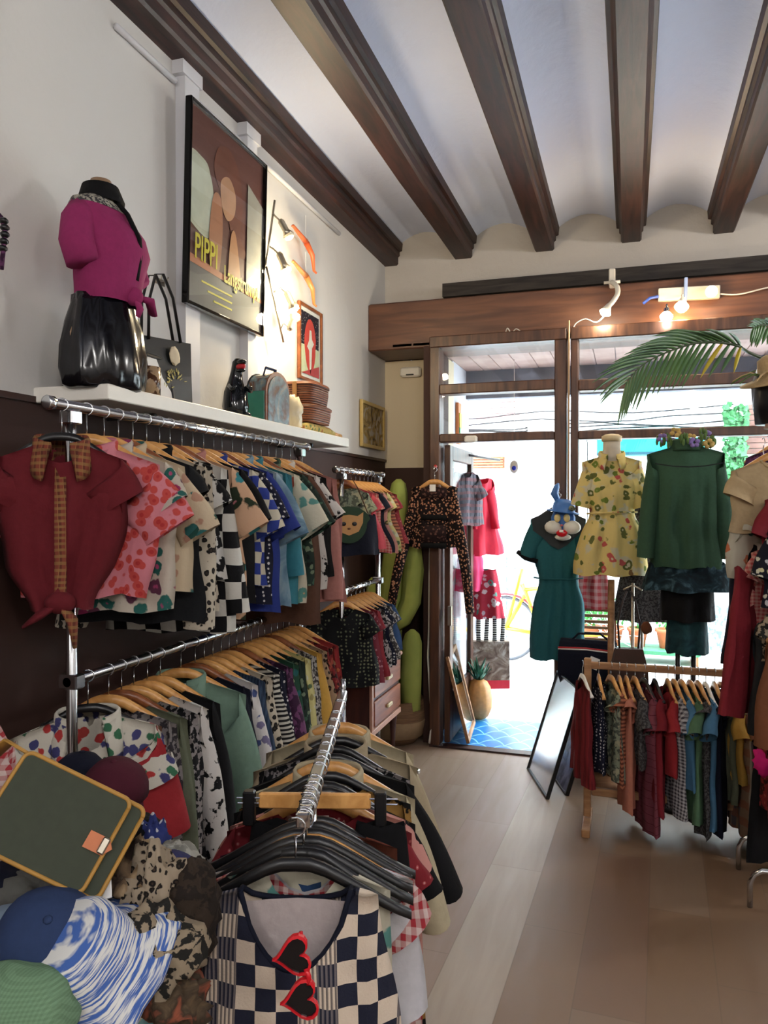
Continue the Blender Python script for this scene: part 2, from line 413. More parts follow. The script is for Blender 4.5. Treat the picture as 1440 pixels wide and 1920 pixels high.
# surface cable trunking on the left wall
mb = MB(); mb.box(XW, -1.735, 2.76, 2.87, 1.99, 3.4); mb.box(XW, -1.728, 2.735, 2.885, 3.4, 3.5); struct('trim_13', mb, M_trunk)
mb = MB(); mb.box(XW, -1.735, 3.30, 3.40, 1.99, 3.4); mb.box(XW, -1.728, 3.28, 3.425, 3.4, 3.5); struct('trim_14', mb, M_trunk)
mb = MB(); mb.tube([(XW+.012, 2.36, 3.37), (XW+.012, 2.74, 3.37)], .012); mb.tube([(XW+.012, 2.9, 3.37), (XW+.012, 3.28, 3.37)], .012); mb.tube([(XW+.012, 3.43, 3.37), (XW+.012, 4.6, 3.37)], .012)
struct('trim_15', mb, M_trunk, smooth=True)

# ---------------------------------------------------------------- shop front
d1 = thing('door_1', None, None, (-1.29, 5.05, 0)); d1['kind'] = 'structure'
def fr(parent, o, rects, name, y0=0, y1=.10, m=None, bev=.006):
    mb = MB()
    for x0, x1, z0, z1 in rects: mb.rbox(x0-o[0], x1-o[0], y0, y1, z0, z1, bev)
    return mb.build(name, m or M_frame, parent)
O = (-1.29, 5.05)
fr(d1, O, [(-1.29, -1.222, 0, 2.77), (-.462, -.385, 0, 2.77)], 'door_jamb', 0, .13)
fr(d1, O, [(-1.29, -.385, 2.70, 2.775)], 'top_rail', -.01, .13)
fr(d1, O, [(-1.222, -.462, 2.385, 2.452)], 'transom_rail', 0, .11)
fr(d1, O, [(-1.222, -.462, 2.062, 2.118)], 'door_head', 0, .11)
fr(d1, O, [(-.378, -.366, 0, 2.82)], 'cover_strip', -.012, .0, plain('worn_brass_strip', (150, 122, 92), .4, .5), .002)
for z0, z1 in ((2.452, 2.70), (2.118, 2.385)):
    MB().box(.068, .828, .05, .056, z0, z1).build('transom_glass', M_glass, d1)
# white round door closer box on the head
MB().rbox(.245, .33, -.035, 0, 2.055, 2.10, .01).build('closer', M_white, d1)
# open glazed leaf standing into the porch
leaf = thing('door_2', None, None, (-1.205, 5.13, 0)); leaf['kind'] = 'structure'
mb = MB(); mb.rbox(0, .04, 0, .09, .01, 2.05, .005); mb.rbox(0, .04, .74, .83, .01, 2.05, .005); mb.rbox(0, .04, .09, .74, .01, .34, .005); mb.rbox(0, .04, .09, .74, 1.95, 2.05, .005)
mb.build('leaf_frame', M_frame, leaf); MB().box(.017, .023, .09, .74, .34, 1.95).build('leaf_glass', M_glass, leaf)
MB().box(.03, .055, -.03, .0, .82, .95).build('hinge', M_nickel, leaf)
w1 = thing('window_1', None, None, (-.36, 5.05, 0)); w1['kind'] = 'structure'
OW = (-.36, 5.05)
fr(w1, OW, [(-.36, -.312, 0, 2.77), (2.9, 2.96, 0, 2.77), (1.3, 1.36, .42, 2.70)], 'window_post', 0, .12)
fr(w1, OW, [(-.36, 2.96, 2.695, 2.775)], 'window_top_rail', -.01, .13)
fr(w1, OW, [(-.312, 2.9, 2.37, 2.44)], 'window_transom', 0, .11)
fr(w1, OW, [(-.312, 2.9, 2.06, 2.115)], 'window_transom', 0, .11)
fr(w1, OW, [(-.312, 2.9, .36, .44)], 'window_sill', -.05, .12)
for z0, z1 in ((2.44, 2.695), (2.115, 2.37), (.44, 2.06)):
    MB().box(.048, 1.66, .05, .056, z0, z1).build('pane', M_glass, w1); MB().box(1.72, 3.26, .05, .056, z0, z1).build('pane', M_glass, w1)
mb = MB(); mb.box(-.36, XR, 5.05, 5.2, -.12, .36); mb.box(2.96, XR, 5.05, 5.2, .36, 2.8); struct('wall_under_window', mb, M_wains)
# ---------------------------------------------------------------- porch and street
M_soffit = wood('porch_board', (150, 120, 112), (186, 158, 148), .6, 1, 1, 1, 3)
mb = MB()
for i in range(34):
    x = -1.6+i*.15; mb.rbox(x, x+.146, 5.2, 6.32, 2.75, 2.775, .004)
struct('ceiling_porch', mb, M_soffit)
M_porch = plaster('porch_wall_render', (206, 208, 214), (190, 192, 200), .2)
mb = MB(); mb.box(-1.78, -1.30, 5.8, 6.42, -.1, 2.75); struct('wall_porch', mb, M_porch)
mb = MB(); mb.box(-3.5, XR+.3, 6.32, 6.42, 2.52, 5.2); struct('wall_facade_lintel', mb, plaster('grey_lintel_render', (120, 124, 134), (104, 108, 118), .3))
mb = MB(); mb.box(-3.5, -1.78, 5.6, 6.42, -.1, 5.2); mb.box(XR, XR+1, 5.3, 6.42, -.1, 5.2); struct('wall_facade', mb, M_outwhite)
mb = MB(); mb.box(-1.3, XR, 5.08, 5.86, -.1, -.004); struct('floor_porch', mb, M_tiles)
mb = MB(); mb.box(-9, 12, 5.86, 12, -.15, -.02); struct('floor_street', mb, plain('pale_street_paving', (226, 224, 220), .8, ns=4))
mb = MB(); mb.box(-1.29, XR, 5.04, 5.12, -.02, .012); struct('trim_16', mb, M_beam)
YS = 9.4
mb = MB(); mb.box(-9, 12, YS, YS+.3, -.1, 7); struct('wall_opposite', mb, M_outwhite)
# ---------------------------------------------------------------- clothes
def torso_mb(L=.65, sh=.2, bw=.21, hem=.23, th=.035, neck=.07, scoop=.05, fold=.012, fr_=3, seed=0, nx=14, nt=18, slope=.36, twist=0, knot=0, back=.012):
    rnd = random.Random(seed); ph = rnd.random()*6; ph2 = rnd.random()*6; mb = MB(); rows = []
    def wd(t):
        a = smooth(0, .32, t); w = sh+(bw-sh)*a; return w+(hem-bw)*smooth(.35, 1, t)
    for it in range(nt+1):
        t = it/nt; ring = []
        for side in (-1, 1):
            rng = range(0, nx+1) if side == -1 else range(nx-1, 0, -1)
            for i in rng:
                s = -1+2*i/nx; x0 = s*sh; ax = abs(x0)
                if ax < neck:
                    q = 1-(ax/neck)**2
                    zt = -.004-(scoop if side < 0 else back)*q**.7
                else: zt = -(ax-neck)*slope-.004
                z = zt*(1-t)+(-L)*t
                x = s*wd(t)
                y = side*th*math.sqrt(max(0, 1-s*s))*(.3+.7*min(1, t*3.5))
                if ax < neck: y += side*.03*(1-(ax/neck)**2)*(1-min(1, t*5))
                k = min(1, t*1.8)
                y += fold*k*math.sin(s*fr_*PI+ph+t*1.4)+fold*.5*k*math.sin(s*fr_*2.3*PI+ph2-t*2)
                y += fold*.8*noise.noise(Vector((s*3+seed, t*4, side)))
                x += .006*k*math.sin(t*9+ph); z += .006*t*math.sin(s*7+ph2)
                if knot:
                    kk = smooth(.7, 1, t)*knot; x *= 1-kk*.35; y -= .02*kk
                ring.append((x, y, z))
        rows.append(ring)
    mb.loft(rows, cap=False)
    n = len(rows[0])
    for i in range(nx):
        xa = abs(-1+2*i/nx)*sh; xb = abs(-1+2*(i+1)/nx)*sh
        if min(xa, xb) >= neck*.98:
            a, b = i, i+1; c = (n-i) % n; d = (n-i-1) % n
            f = tuple(dict.fromkeys((a, b, d, c)))
            if len(f) > 2: mb.f.append(f); mb.mi.append(0)
    return mb
def sleeve_mb(side, sh, bw, slen=.2, ang=52, wid=.17, th=.03, bend=0, seed=0, slope=.36, neck=.07, yoff=0, cuff=.85, gather=0):
    rnd = random.Random(seed+side*7); ph = rnd.random()*6; mb = MB(); rings = []; n = 14; m = 9
    zt = -(sh-neck)*slope
    T0 = Vector((sh*.9, 0, zt+.004)); B0 = Vector((bw*.93, 0, zt-wid))
    T1v = T0.copy(); B1v = B0.copy()
    for i in range(m+1):
        t = i/m; a = R(ang+bend*t); d = Vector((math.cos(a), 0, -math.sin(a)))
        nrm = Vector((-math.sin(a), 0, -math.cos(a)))
        c = (T0 if i == 0 else c)+(d*slen/m if i else Vector())
        w = wid*(1-(1-cuff)*t)*(1+gather*math.sin(PI*t))
        bot = c+nrm*w*.92 if i > 1 else B0.lerp(c+nrm*w*.92, i/2)
        mid = (c+bot)/2; hx = (bot-c)/2; rr = []
        for k in range(n):
            q = 2*PI*k/n; f = 1+.06*math.sin(3*q+ph+t*4)
            p = mid+hx*math.cos(q)*f; y = math.sin(q)*th*(1.0+.5*t)*f+yoff*t*t+.006*math.sin(t*8+ph)
            rr.append((p.x*side, y, p.z))
        rings.append(rr if side > 0 else rr[::-1])
    mb.loft(rings, cap=False); return mb
def collar_mb(neck=.075, drop=.045, point=.075, stand=.025, opening=.35, ry=.035):
    mb = MB(); N = 22; rows = []
    for i in range(N+1):
        a = -PI+opening+(2*PI-2*opening)*i/N      # 0 = back, +-pi = front
        x = neck*1.02*math.sin(a); y = ry*math.cos(a); fr_ = (1-math.cos(a))/2   # 1 at front
        z = -.03*fr_**2
        e = smooth(.55, 1, abs(a)/(PI-opening))
        dr = drop+(point-drop)*e; out = 1.14+.24*e
        prof = [(1, 0, 0), (1.0, 0, stand*.9), (1.06, 0, stand*1.15), (1.14, 0, stand*.8), (out, 0, -dr*.55), (out+.04, 0, -dr), (out-.05, 0, -dr+.002), (1.08, 0, stand*.35)]
        rows.append([(x*k+(.012*math.copysign(1, x)*e if j in (4, 5, 6) else 0), y*k-(.016*e if j > 3 else 0), z+dz) for j, (k, _, dz) in enumerate(prof)])
    mb.loft(rows, cap=True); return mb
def neckband_mb(neck, scoop, back=.012, r=.006):
    mb = MB(); p = []
    for side in (-1, 1):
        for i in range(13):
            s = -1+2*i/12; s = s if side < 0 else -s; q = 1-s*s
            p.append((s*neck, side*(.03*q+.008), -.004-(scoop if side < 0 else back)*q**.7))
    p.append(p[0]); mb.tube(p, r, 6); return mb
def hook(mb, z0, z1, r=.0022, rr=.017):
    p = [(0, 0, z0), (0, 0, z1-rr*2)]
    for i in range(9):
        a = -PI/2+PI*1.25*i/8
        p.append((rr*math.cos(a)*1.0, 0, z1-rr+rr*math.sin(a)))
    mb.tube(p, r, 5)
def hanger(loc, rot, kind, label, rail, w=.2, group=None, bar=False):
    t = thing('clothes_hanger', label, 'hanger', loc, rot, group)
    mb = MB(); m = {'wood': M_hang, 'dark': M_hangd, 'black': M_black, 'wire': M_chrome, 'white': M_white}[kind]
    hz = .016 if kind in ('wood', 'dark') else .011
    rings = []
    for i in range(17):
        s = -1+i/8; x = s*w; z = .032*math.cos(s*PI/2)**1.5-.36*max(0, abs(x)-.035)-.012; h = hz*(1-.45*s*s); ty = .007*(1+.3*s*s)
        y = .012*s*s
        rings.append([(x, y-ty, z-h), (x, y+ty, z-h), (x, y+ty*1.1, z), (x, y+ty*.6, z+h), (x, y-ty*.6, z+h), (x, y-ty*1.1, z)])
    mb.loft(rings); mb.build('hanger_body', m, t, True)
    if bar: MB().tube([(-w*.78, 0, -.36*w*.8-.0), (w*.78, 0, -.36*w*.8)], .005, 6).build('trouser_bar', m, t)
    h = MB(); hook(h, .03, rail+.017); h.build('hook', M_chrome if kind != 'black' else M_chrome, t, True)
    return t
def short(s):
    w = s.split()
    if len(w) <= 16: return s
    for cut in (' on the ', ' in the ', ' at the ', ' of the '):
        i = s.rfind(cut)
        if i > 0 and 6 < len(s[:i].split()) <= 16: return s[:i]
    w = w[:16]
    while w[-1] in ('the', 'a', 'on', 'with', 'and', 'of', 'in', 'behind', 'beside', 'at', 'to', 'under'): w.pop()
    return ' '.join(w)
def garment(label, cat, loc, rot, m, L=.62, sh=.2, bw=.215, hem=.23, slv='short', slen=None, ang=None, col=None, cm=None, group=None, seed=None,
            name='shirt', scoop=.05, neck=.07, th=.035, fold=.012, hang='wood', rail=.09, hl=None, swid=None, sm=None, placket=None, tagc=True, knot=0, bend=0, cuffm=None, bar=False, tilt=0, hg=None, slope=.36, fr_=3):
    seed = seed if seed is not None else random.randint(0, 9999); rr = random.Random(seed)
    rot3 = (0, tilt, rot)
    t = thing(name, label, cat, loc, rot3, group)
    torso_mb(L, sh, bw, hem, th, neck, scoop, fold, fr_, seed, slope=slope, knot=knot).build('body', m, t, True)
    if slv != 'none':
        for sd in (1, -1):
            sl = slen or (.17 if slv == 'short' else .50 if slv == 'long' else .09)
            an = ang or (50 if slv == 'short' else 74 if slv == 'long' else 40)
            sleeve_mb(sd, sh, bw, sl, an+rr.uniform(-6, 6), swid or (.155 if slv != 'long' else .13), .026 if slv != 'long' else .03, bend or (10 if slv == 'short' else 12), seed, slope, neck, rr.uniform(-.05, .01), .95 if slv == 'short' else .62).build('sleeve', sm or m, t, True)
    if col == 'shirt': collar_mb(neck+.004).build('collar', cm or m, t, True)
    elif col == 'big': collar_mb(neck+.006, .06, .12, .02, .5).build('collar', cm or m, t, True)
    elif col == 'crew': neckband_mb(neck, scoop).build('neckband', cm or m, t, True)
    if placket is not None:
        mb = MB(); z0 = -scoop-.01; rows = []
        for i in range(13):
            z = z0+(-L+.01-z0)*i/12; tt = min(1, -z/L*1.8); y = -th*(.3+.7*min(1, -z/L*3.5))-.006-fold*1.0*tt
            rows.append([(-.014, y, z), (.014, y, z), (.014, y+.02, z), (-.014, y+.02, z)])
        mb.loft(rows); mb.build('button_placket', placket, t, True)
    if tagc and rr.random() < .5:
        MB().box(-.02, .02, .012, .014, -.065, -.02).build('price_tag', M_paper, t)
    if hang:
        hanger(loc, rot3, hang, hl or short('%s hanger holding the %s' % ({'wood': 'honey-coloured wooden', 'dark': 'dark wooden', 'black': 'black plastic', 'white': 'white plastic', 'wire': 'thin wire'}[hang], label.split(',')[0])), rail, sh*.96, bar=bar, group=hg)
    return t
def skirt_mb(L, w0, w1, th=.05, n=28, m=10, fold=.12, seed=1):
    mb = MB(); rings = []
    for i in range(m+1):
        t = i/m; w = w0+(w1-w0)*t**.8
        rings.append([((w+0)*math.cos(a)*(1+fold*t*.4*math.sin(7*a+seed)), (th+(w*.25)*t)*math.sin(a)*(1+fold*2*t*math.sin(7*a+seed)), -L*t+.004*math.sin(5*a)) for a in [2*PI*k/n for k in range(n)]])
    mb.loft(rings, cap=False); return mb
# cloth prints ----------------------------------------------------
F = {}
F['maroon'] = fab('maroon_cotton', 'solid', [(122, 14, 30)])
F['tartan'] = fab('rust_and_gold_plaid', 'plaid', [(150, 66, 40), (96, 40, 28), (170, 130, 60), (180, 120, 60)], 60)
F['straw'] = fab('pink_strawberry_print', 'spots', [(236, 132, 146), (220, 62, 50), (200, 30, 30)], 34, thr=.5)
F['magfl'] = fab('cream_and_magenta_floral', 'floral', [(216, 202, 182), (178, 30, 100), (110, 50, 80), (30, 110, 100), (190, 60, 120)], 14)
F['beigeteal'] = fab('beige_with_teal_leaves', 'leaf', [(222, 198, 160), (38, 116, 112), (30, 90, 80), (200, 150, 120), (222, 198, 160)], 13, thr=.62)
F['charcoal'] = fab('charcoal_cotton', 'solid', [(30, 32, 36)])
F['black'] = fab('black_cotton', 'solid', [(14, 14, 18)])
F['navy'] = fab('navy_cotton', 'solid', [(16, 22, 44)])
F['leo'] = fab('cream_speckled_leopard', 'leopard', [(206, 192, 168), (24, 22, 22), (60, 48, 40)], 46)
F['leo2'] = fab('brown_leopard', 'leopard', [(178, 142, 104), (28, 20, 18), (112, 70, 44)], 40)
F['bw'] = fab('black_and_white_brush_print', 'splash', [(20, 20, 24), (226, 222, 214)], 26)
F['cow'] = fab('white_with_black_brush_spots', 'splash', [(230, 222, 214), (18, 18, 20)], 30, thr=.42)
F['bwcheck'] = fab('black_and_white_blocks', 'check', [(16, 16, 20), (222, 218, 206)], 18)
F['peach'] = fab('peach_with_flowers', 'floral', [(228, 178, 136), (226, 74, 48), (30, 142, 150), (46, 60, 40), (236, 130, 140)], 11)
F['bluecheck'] = fab('blue_and_cream_warped_check', 'check', [(32, 60, 160), (224, 214, 186)], 26)
F['blue'] = fab('royal_blue_cotton', 'solid', [(24, 52, 148)])
F['denim'] = fab('pale_blue_tie_dye', 'tie', [(84, 122, 148), (168, 194, 200), (120, 158, 180)], 7)
F['teal'] = fab('teal_cotton', 'solid', [(34, 130, 146)])
F['orfl'] = fab('cream_orange_floral', 'floral', [(220, 212, 184), (230, 120, 60), (210, 90, 60), (90, 160, 150), (240, 180, 120)], 12)
F['dkgreen'] = fab('dark_green_floral', 'leaf', [(34, 54, 46), (64, 108, 84), (120, 140, 110), (20, 30, 30), (34, 54, 46)], 26)
F['brown'] = fab('brown_linen', 'solid', [(104, 66, 46)])
F['rose'] = fab('dusty_pink_jersey', 'solid', [(204, 130, 118)])
F['navydots'] = fab('navy_with_white_dots', 'dots', [(18, 22, 48), (220, 216, 214)], 60, thr=.28)
F['mint'] = fab('mint_green_crepe', 'solid', [(128, 164, 142)])
F['leafwhite'] = fab('white_with_coloured_cutout_leaves', 'floral', [(228, 220, 200), (206, 40, 36), (54, 122, 84), (70, 70, 130), (228, 220, 200)], 20, thr=.64)
F['red'] = fab('bright_red_cotton', 'solid', [(186, 16, 30)])
F['olive'] = fab('olive_grey_linen', 'solid', [(110, 116, 90)])
F['speck'] = fab('black_and_silver_speckle', 'splash', [(28, 28, 32), (170, 160, 158)], 60)
F['speckl'] = fab('grey_and_mauve_speckle', 'splash', [(150, 140, 138), (60, 54, 60)], 50)
F['greenleaf'] = fab('green_jungle_leaf', 'leaf', [(34, 84, 60), (88, 140, 90), (20, 110, 110), (200, 200, 150), (34, 84, 60)], 18)
F['purple'] = fab('plum_print', 'splash', [(62, 24, 60), (120, 60, 110)], 30)
F['yellow'] = fab('mustard_yellow', 'solid', [(226, 170, 36)])
F['paleyel'] = fab('pale_yellow_print', 'floral', [(222, 212, 130), (90, 120, 80), (170, 160, 90), (220, 220, 190), (222, 212, 130)], 24)
F['whitebk'] = fab('grey_white_tiny_print', 'splash', [(190, 186, 178), (70, 66, 66)], 70)
F['redpr'] = fab('red_with_tiny_print', 'splash', [(150, 26, 28), (60, 20, 20), (190, 80, 50)], 40)
F['redor'] = fab('red_orange_floral', 'floral', [(176, 34, 34), (222, 110, 50), (120, 20, 30), (230, 180, 120), (176, 34, 34)], 24)
F['wavebw'] = fab('black_and_cream_zigzag', 'stripe', [(24, 24, 28), (210, 206, 192)], 60)
F['bluefl'] = fab('blue_and_white_floral', 'floral', [(224, 218, 214), (40, 56, 130), (70, 90, 150), (120, 110, 150), (224, 218, 214)], 18)
F['slate'] = fab('slate_blue_ribbed', 'vstripe', [(34, 54, 84), (50, 76, 106)], 90)
F['cream'] = fab('cream_wool', 'solid', [(206, 190, 150)])
F['cream2'] = fab('sand_gabardine', 'solid', [(190, 170, 132)])
F['pinkfl'] = fab('salmon_pink_floral', 'floral', [(226, 150, 136), (150, 120, 50), (90, 80, 50), (226, 150, 136), (200, 170, 90)], 20)
F['redspark'] = fab('red_sparkle_print', 'spots', [(150, 16, 34), (210, 90, 90), (230, 190, 180)], 50, thr=.2)
F['ging'] = fab('red_gingham', 'gingham', [(226, 196, 186), (184, 24, 40)], 55)
F['leather'] = fab('copper_leather', 'solid', [(120, 56, 34)], rough=.45)
F['gold'] = fab('black_and_gold_print', 'splash', [(20, 18, 18), (180, 130, 40)], 24)
F['jean'] = fab('blue_denim', 'solid', [(40, 80, 130)])
F['greypr'] = fab('grey_tweed', 'splash', [(100, 98, 98), (60, 58, 60)], 90)
F['kid1'] = fab('sage_printed_cotton', 'splash', [(150, 160, 132), (90, 98, 84), (180, 176, 140)], 50)
F['coral'] = fab('coral_pink_cotton', 'solid', [(226, 66, 84)])
F['coralst'] = fab('coral_check', 'gingham', [(236, 170, 150), (210, 70, 70)], 60)
F['dkfl'] = fab('black_with_tiny_flowers', 'dots', [(22, 24, 28), (120, 130, 96), (160, 140, 100)], 50, thr=.3)
F['berry'] = fab('berry_print', 'spots', [(120, 12, 40), (190, 120, 130), (20, 20, 20)], 40, thr=.25)
F['daisy'] = fab('black_with_orange_daisies', 'floral', [(30, 16, 18), (226, 150, 104), (218, 142, 98), (232, 164, 120), (60, 24, 20)], 40, thr=.6)
F['lace'] = fab('brown_daisy_lace', 'floral', [(44, 22, 24), (112, 70, 56), (96, 60, 50), (120, 78, 62), (44, 22, 24)], 34, thr=.6)
F['trop'] = fab('yellow_tropical_print', 'leaf', [(255, 226, 124), (128, 152, 40), (226, 90, 80), (112, 120, 50), (232, 222, 180)], 13, thr=.60)
F['dkjacket'] = fab('bottle_green_wool', 'solid', [(62, 104, 76)])
F['tealdress'] = fab('deep_teal_chiffon', 'solid', [(22, 110, 118)])
F['velvet'] = fab('teal_marbled_velvet', 'tie', [(10, 30, 40), (70, 110, 124), (20, 50, 60)], 12)
F['tealv'] = fab('dark_teal_velvet', 'tie', [(12, 50, 58), (30, 84, 90)], 9)
F['beige'] = fab('beige_jersey', 'solid', [(214, 182, 128)])
F['crimson'] = fab('crimson_cotton', 'solid', [(150, 12, 34)])
F['burg'] = fab('burgundy_wool_rows', 'stripe', [(104, 14, 36), (140, 60, 76)], 26, thr=.93)
F['navydaisy'] = fab('navy_with_white_daisies', 'floral', [(24, 24, 40), (228, 222, 190), (230, 220, 160), (210, 206, 206), (236, 214, 120)], 22, thr=.55)
F['green'] = fab('sage_green_cotton', 'solid', [(96, 140, 100)])
F['greypat'] = fab('white_and_black_grid', 'gingham', [(200, 196, 196), (70, 66, 74)], 60)
F['madras'] = fab('orange_grey_plaid', 'plaid', [(170, 130, 96), (70, 84, 104), (176, 96, 56), (200, 180, 150)], 12)
F['skyb'] = fab('sky_blue_cotton', 'solid', [(72, 136, 176)])
F['darkcoat'] = fab('charcoal_wool', 'solid', [(44, 46, 48)])
F['rust'] = fab('rust_brown_suede', 'solid', [(140, 80, 40)])
F['blackbeige'] = fab('black_and_beige_tweed', 'splash', [(40, 38, 34), (170, 150, 120)], 60)
F['orangest'] = fab('orange_striped_knit', 'stripe', [(196, 110, 70), (120, 60, 40)], 50)
F['salmon'] = fab('salmon_cotton', 'solid', [(216, 128, 96)])
F['trip'] = fab('navy_coral_teal_stripe', 'vstripe', [(190, 60, 50), (30, 100, 100)], 14)
F['reflace'] = fab('red_with_lace_stripe', 'vstripe', [(146, 20, 30), (120, 16, 28)], 30)
# ================================================================= LEFT WALL
# -------- framed poster with a red-haired child; lettering kept, picture generic
def panel(name, w, h, m, parent, x=.0, y=0, z=0, t=.002, poly=None):
    """flat printed area on a poster whose face looks along +x; local u runs along +y, v up"""
    mb = MB()
    if poly is None: poly = [(0, 0), (w, 0), (w, h), (0, h)]
    n = len(poly)
    mb.add([(x, y+a, z+b) for a, b in poly]+[(x+t, y+a, z+b) for a, b in poly], [tuple(range(n-1, -1, -1)), tuple(range(n, 2*n))]+[(i, (i+1) % n, n+(i+1) % n, n+i) for i in range(n)])
    return mb.build(name, m, parent)
def frame_mb(w, h, b, d):
    mb = MB()
    for y0, y1, z0, z1 in ((0, b, 0, h), (w-b, w, 0, h), (b, w-b, 0, b), (b, w-b, h-b, h)): mb.rbox(0, d, y0, y1, z0, z1, .003)
    return mb
po = thing('film_poster', 'large chrome-and-black framed film poster with yellow title high on the left wall', 'poster', (-1.728, 2.715, 2.462), (0, R(1.5), 0))
PW, PH = .68, .83
mb = frame_mb(PW, PH, .014, .03); mb.build('poster_frame', plain('polished_black_frame', (20, 20, 22), .12, .6), po)
panel('backing', PW-.02, PH-.02, plain('poster_brown', (104, 62, 56), .6, ns=3), po, .008, .01, .01, .004)
art = [('seated_dress', (198, 196, 176), [(.0, .38), (.0, .60), (.10, .62), (.17, .58), (.20, .40), (.16, .30), (.0, .34)]),
       ('shirt', (206, 206, 188), [(.02, .36), (.02, .58), (.10, .605), (.18, .56), (.21, .42), (.17, .33)]),
       ('hair', (112, 62, 48), [(.20, .62), (.24, .72), (.34, .74), (.43, .66), (.46, .52), (.44, .40), (.50, .33), (.40, .30), (.34, .42), (.30, .52), (.25, .54)]),
       ('face', (190, 142, 112), [(.27, .48), (.26, .58), (.33, .62), (.39, .56), (.38, .47), (.32, .43)]),
       ('arm', (176, 118, 88), [(.18, .20), (.17, .34), (.20, .50), (.26, .50), (.28, .36), (.25, .17)]),
       ('arm', (186, 130, 92), [(.34, .10), (.35, .36), (.40, .38), (.46, .10)]),
       ('wall_strip', (160, 156, 150), [(.50, .12), (.50, .66), (.66, .60), (.66, .06)]),
       ('lower_band', (92, 88, 92), [(.0, .0), (.0, .165), (.66, .145), (.66, .0)]),
       ('orange_edge', (196, 120, 84), [(.0, .165), (.0, .20), (.66, .162), (.66, .145)])]
for i, (nm, c, pl) in enumerate(art):
    panel(nm, 0, 0, plain('print_'+nm+str(i), c, .55, noise_amt=.15, ns=14), po, .012+.0008*i, .010, .012, .0007, pl if nm in ('wall_strip', 'lower_band', 'orange_edge') else [(min(.66, max(0, a)), b) for a, b in csp(pl)])
M_yel = plain('yellow_print_ink', (214, 196, 40), .5, noise_amt=.02)
text('PIPPI', .15, M_yel, po, (.022, .15, .20), (PI/2, 0, PI/2), .0006, 'title_lettering', xs=.62)
text('Langstrumpf', .105, M_yel, po, (.022, .46, .165), (PI/2, 0, PI/2), .0006, 'title_lettering', xs=.62)
for k in range(3):
    panel('credit_line', .26-.05*k, .008, M_yel, po, .0185, .12+.05*k, .115-.03*k, .0008)
MB().box(.026, .027, .012, PW-.012, .012, PH-.012).build('poster_glass', M_glass, po)
# -------- adjustable spotlight bar
sp = thing('spotlight_bar', 'jointed wall spotlight bar with four small heads, two of them lit', 'wall light', (-1.74, 3.42, 2.82))
mb = MB(); mb.tube([(.04, .10, .35), (.04, 0, 0)], .006); mb.tube([(.04, .0, .0), (.04, .20, -.34)], .006); mb.build('rod', M_nickel, sp, True)
MB().lathe([(.028, 0), (.028, .012), (.012, .03), (.008, .045)], 14, RY(PI/2)).build('wall_rose', M_nickel, sp, True)
def head(p, d, lit, parent, m=M_nickel, bm=M_bulb, arm0=None, pw=6, col=(1, .8, .5)):
    p = Vector(p); d = Vector(d).normalized(); q = d.to_track_quat('Z', 'Y').to_matrix().to_4x4()
    MB().tube([arm0 or (.04, p.y-.05, p.z+.02), (.05, p.y-.02, p.z+.025), tuple(p)], .0045, 6).build('arm', m, parent, True)
    MB().lathe([(.010, -.012), (.017, 0), (.017, .05), (.030, .075), (.029, .075), (.014, .052)], 16, T(*p) @ q).build('lamp_head', m, parent, True)
    MB().lathe([(.003, .05), (.02, .066), (.027, .078), (.024, .09), (.01, .098)], 14, T(*p) @ q).build('bulb', bm if lit else plain('unlit_frosted_bulb', (220, 216, 200), .2), parent, True)
    if lit:
        w = parent.location+p+d*.13+Vector((.06, 0, 0)); light('spot_glow', 'POINT', w, pw, col, .03)
for (y, z, lit, arm, dr) in ((.10, .24, False, (.04, .075, .28), (.5, .25, -1)), (.08, .07, True, (.04, .03, .10), (.35, .35, -1)), (.17, -.10, True, (.04, .07, -.12), (.35, .45, -1)), (.20, -.27, False, (.04, .165, -.28), (.2, .6, 1))):
    head((.075, y, z), dr, lit, sp, arm0=arm, pw=13)
# -------- pairs of doll legs hanging on a string
M_leg = [plain('orange_painted_wood', (216, 100, 56), .3), plain('amber_painted_wood', (204, 130, 76), .3)]
for i, z in enumerate((3.12, 2.93)):
    o = thing('doll_legs', ['pair of glossy orange doll legs strung higher on the left wall', 'pair of amber doll legs strung below the orange pair'][i], 'ornament', (-1.74, 4.0, z)); o.scale = (.8, .8, .8)
    MB().tube([(0, .0, .005), (.025, -.13, -.005), (.015, -.25, .03), (.03, -.29, .01)], [.022, .017, .010, .008], 10).build('leg', M_leg[i], o, True)
    MB().tube([(0, .01, 0), (.03, .05, -.08), (.015, .11, -.17), (.03, .125, -.185)], [.023, .018, .010, .008], 10).build('leg', M_leg[i], o, True)
    MB().tube([(0, .0, .02), (0, .0, .19 if i == 0 else .17)], .0015, 5).build('string', M_paper, o)
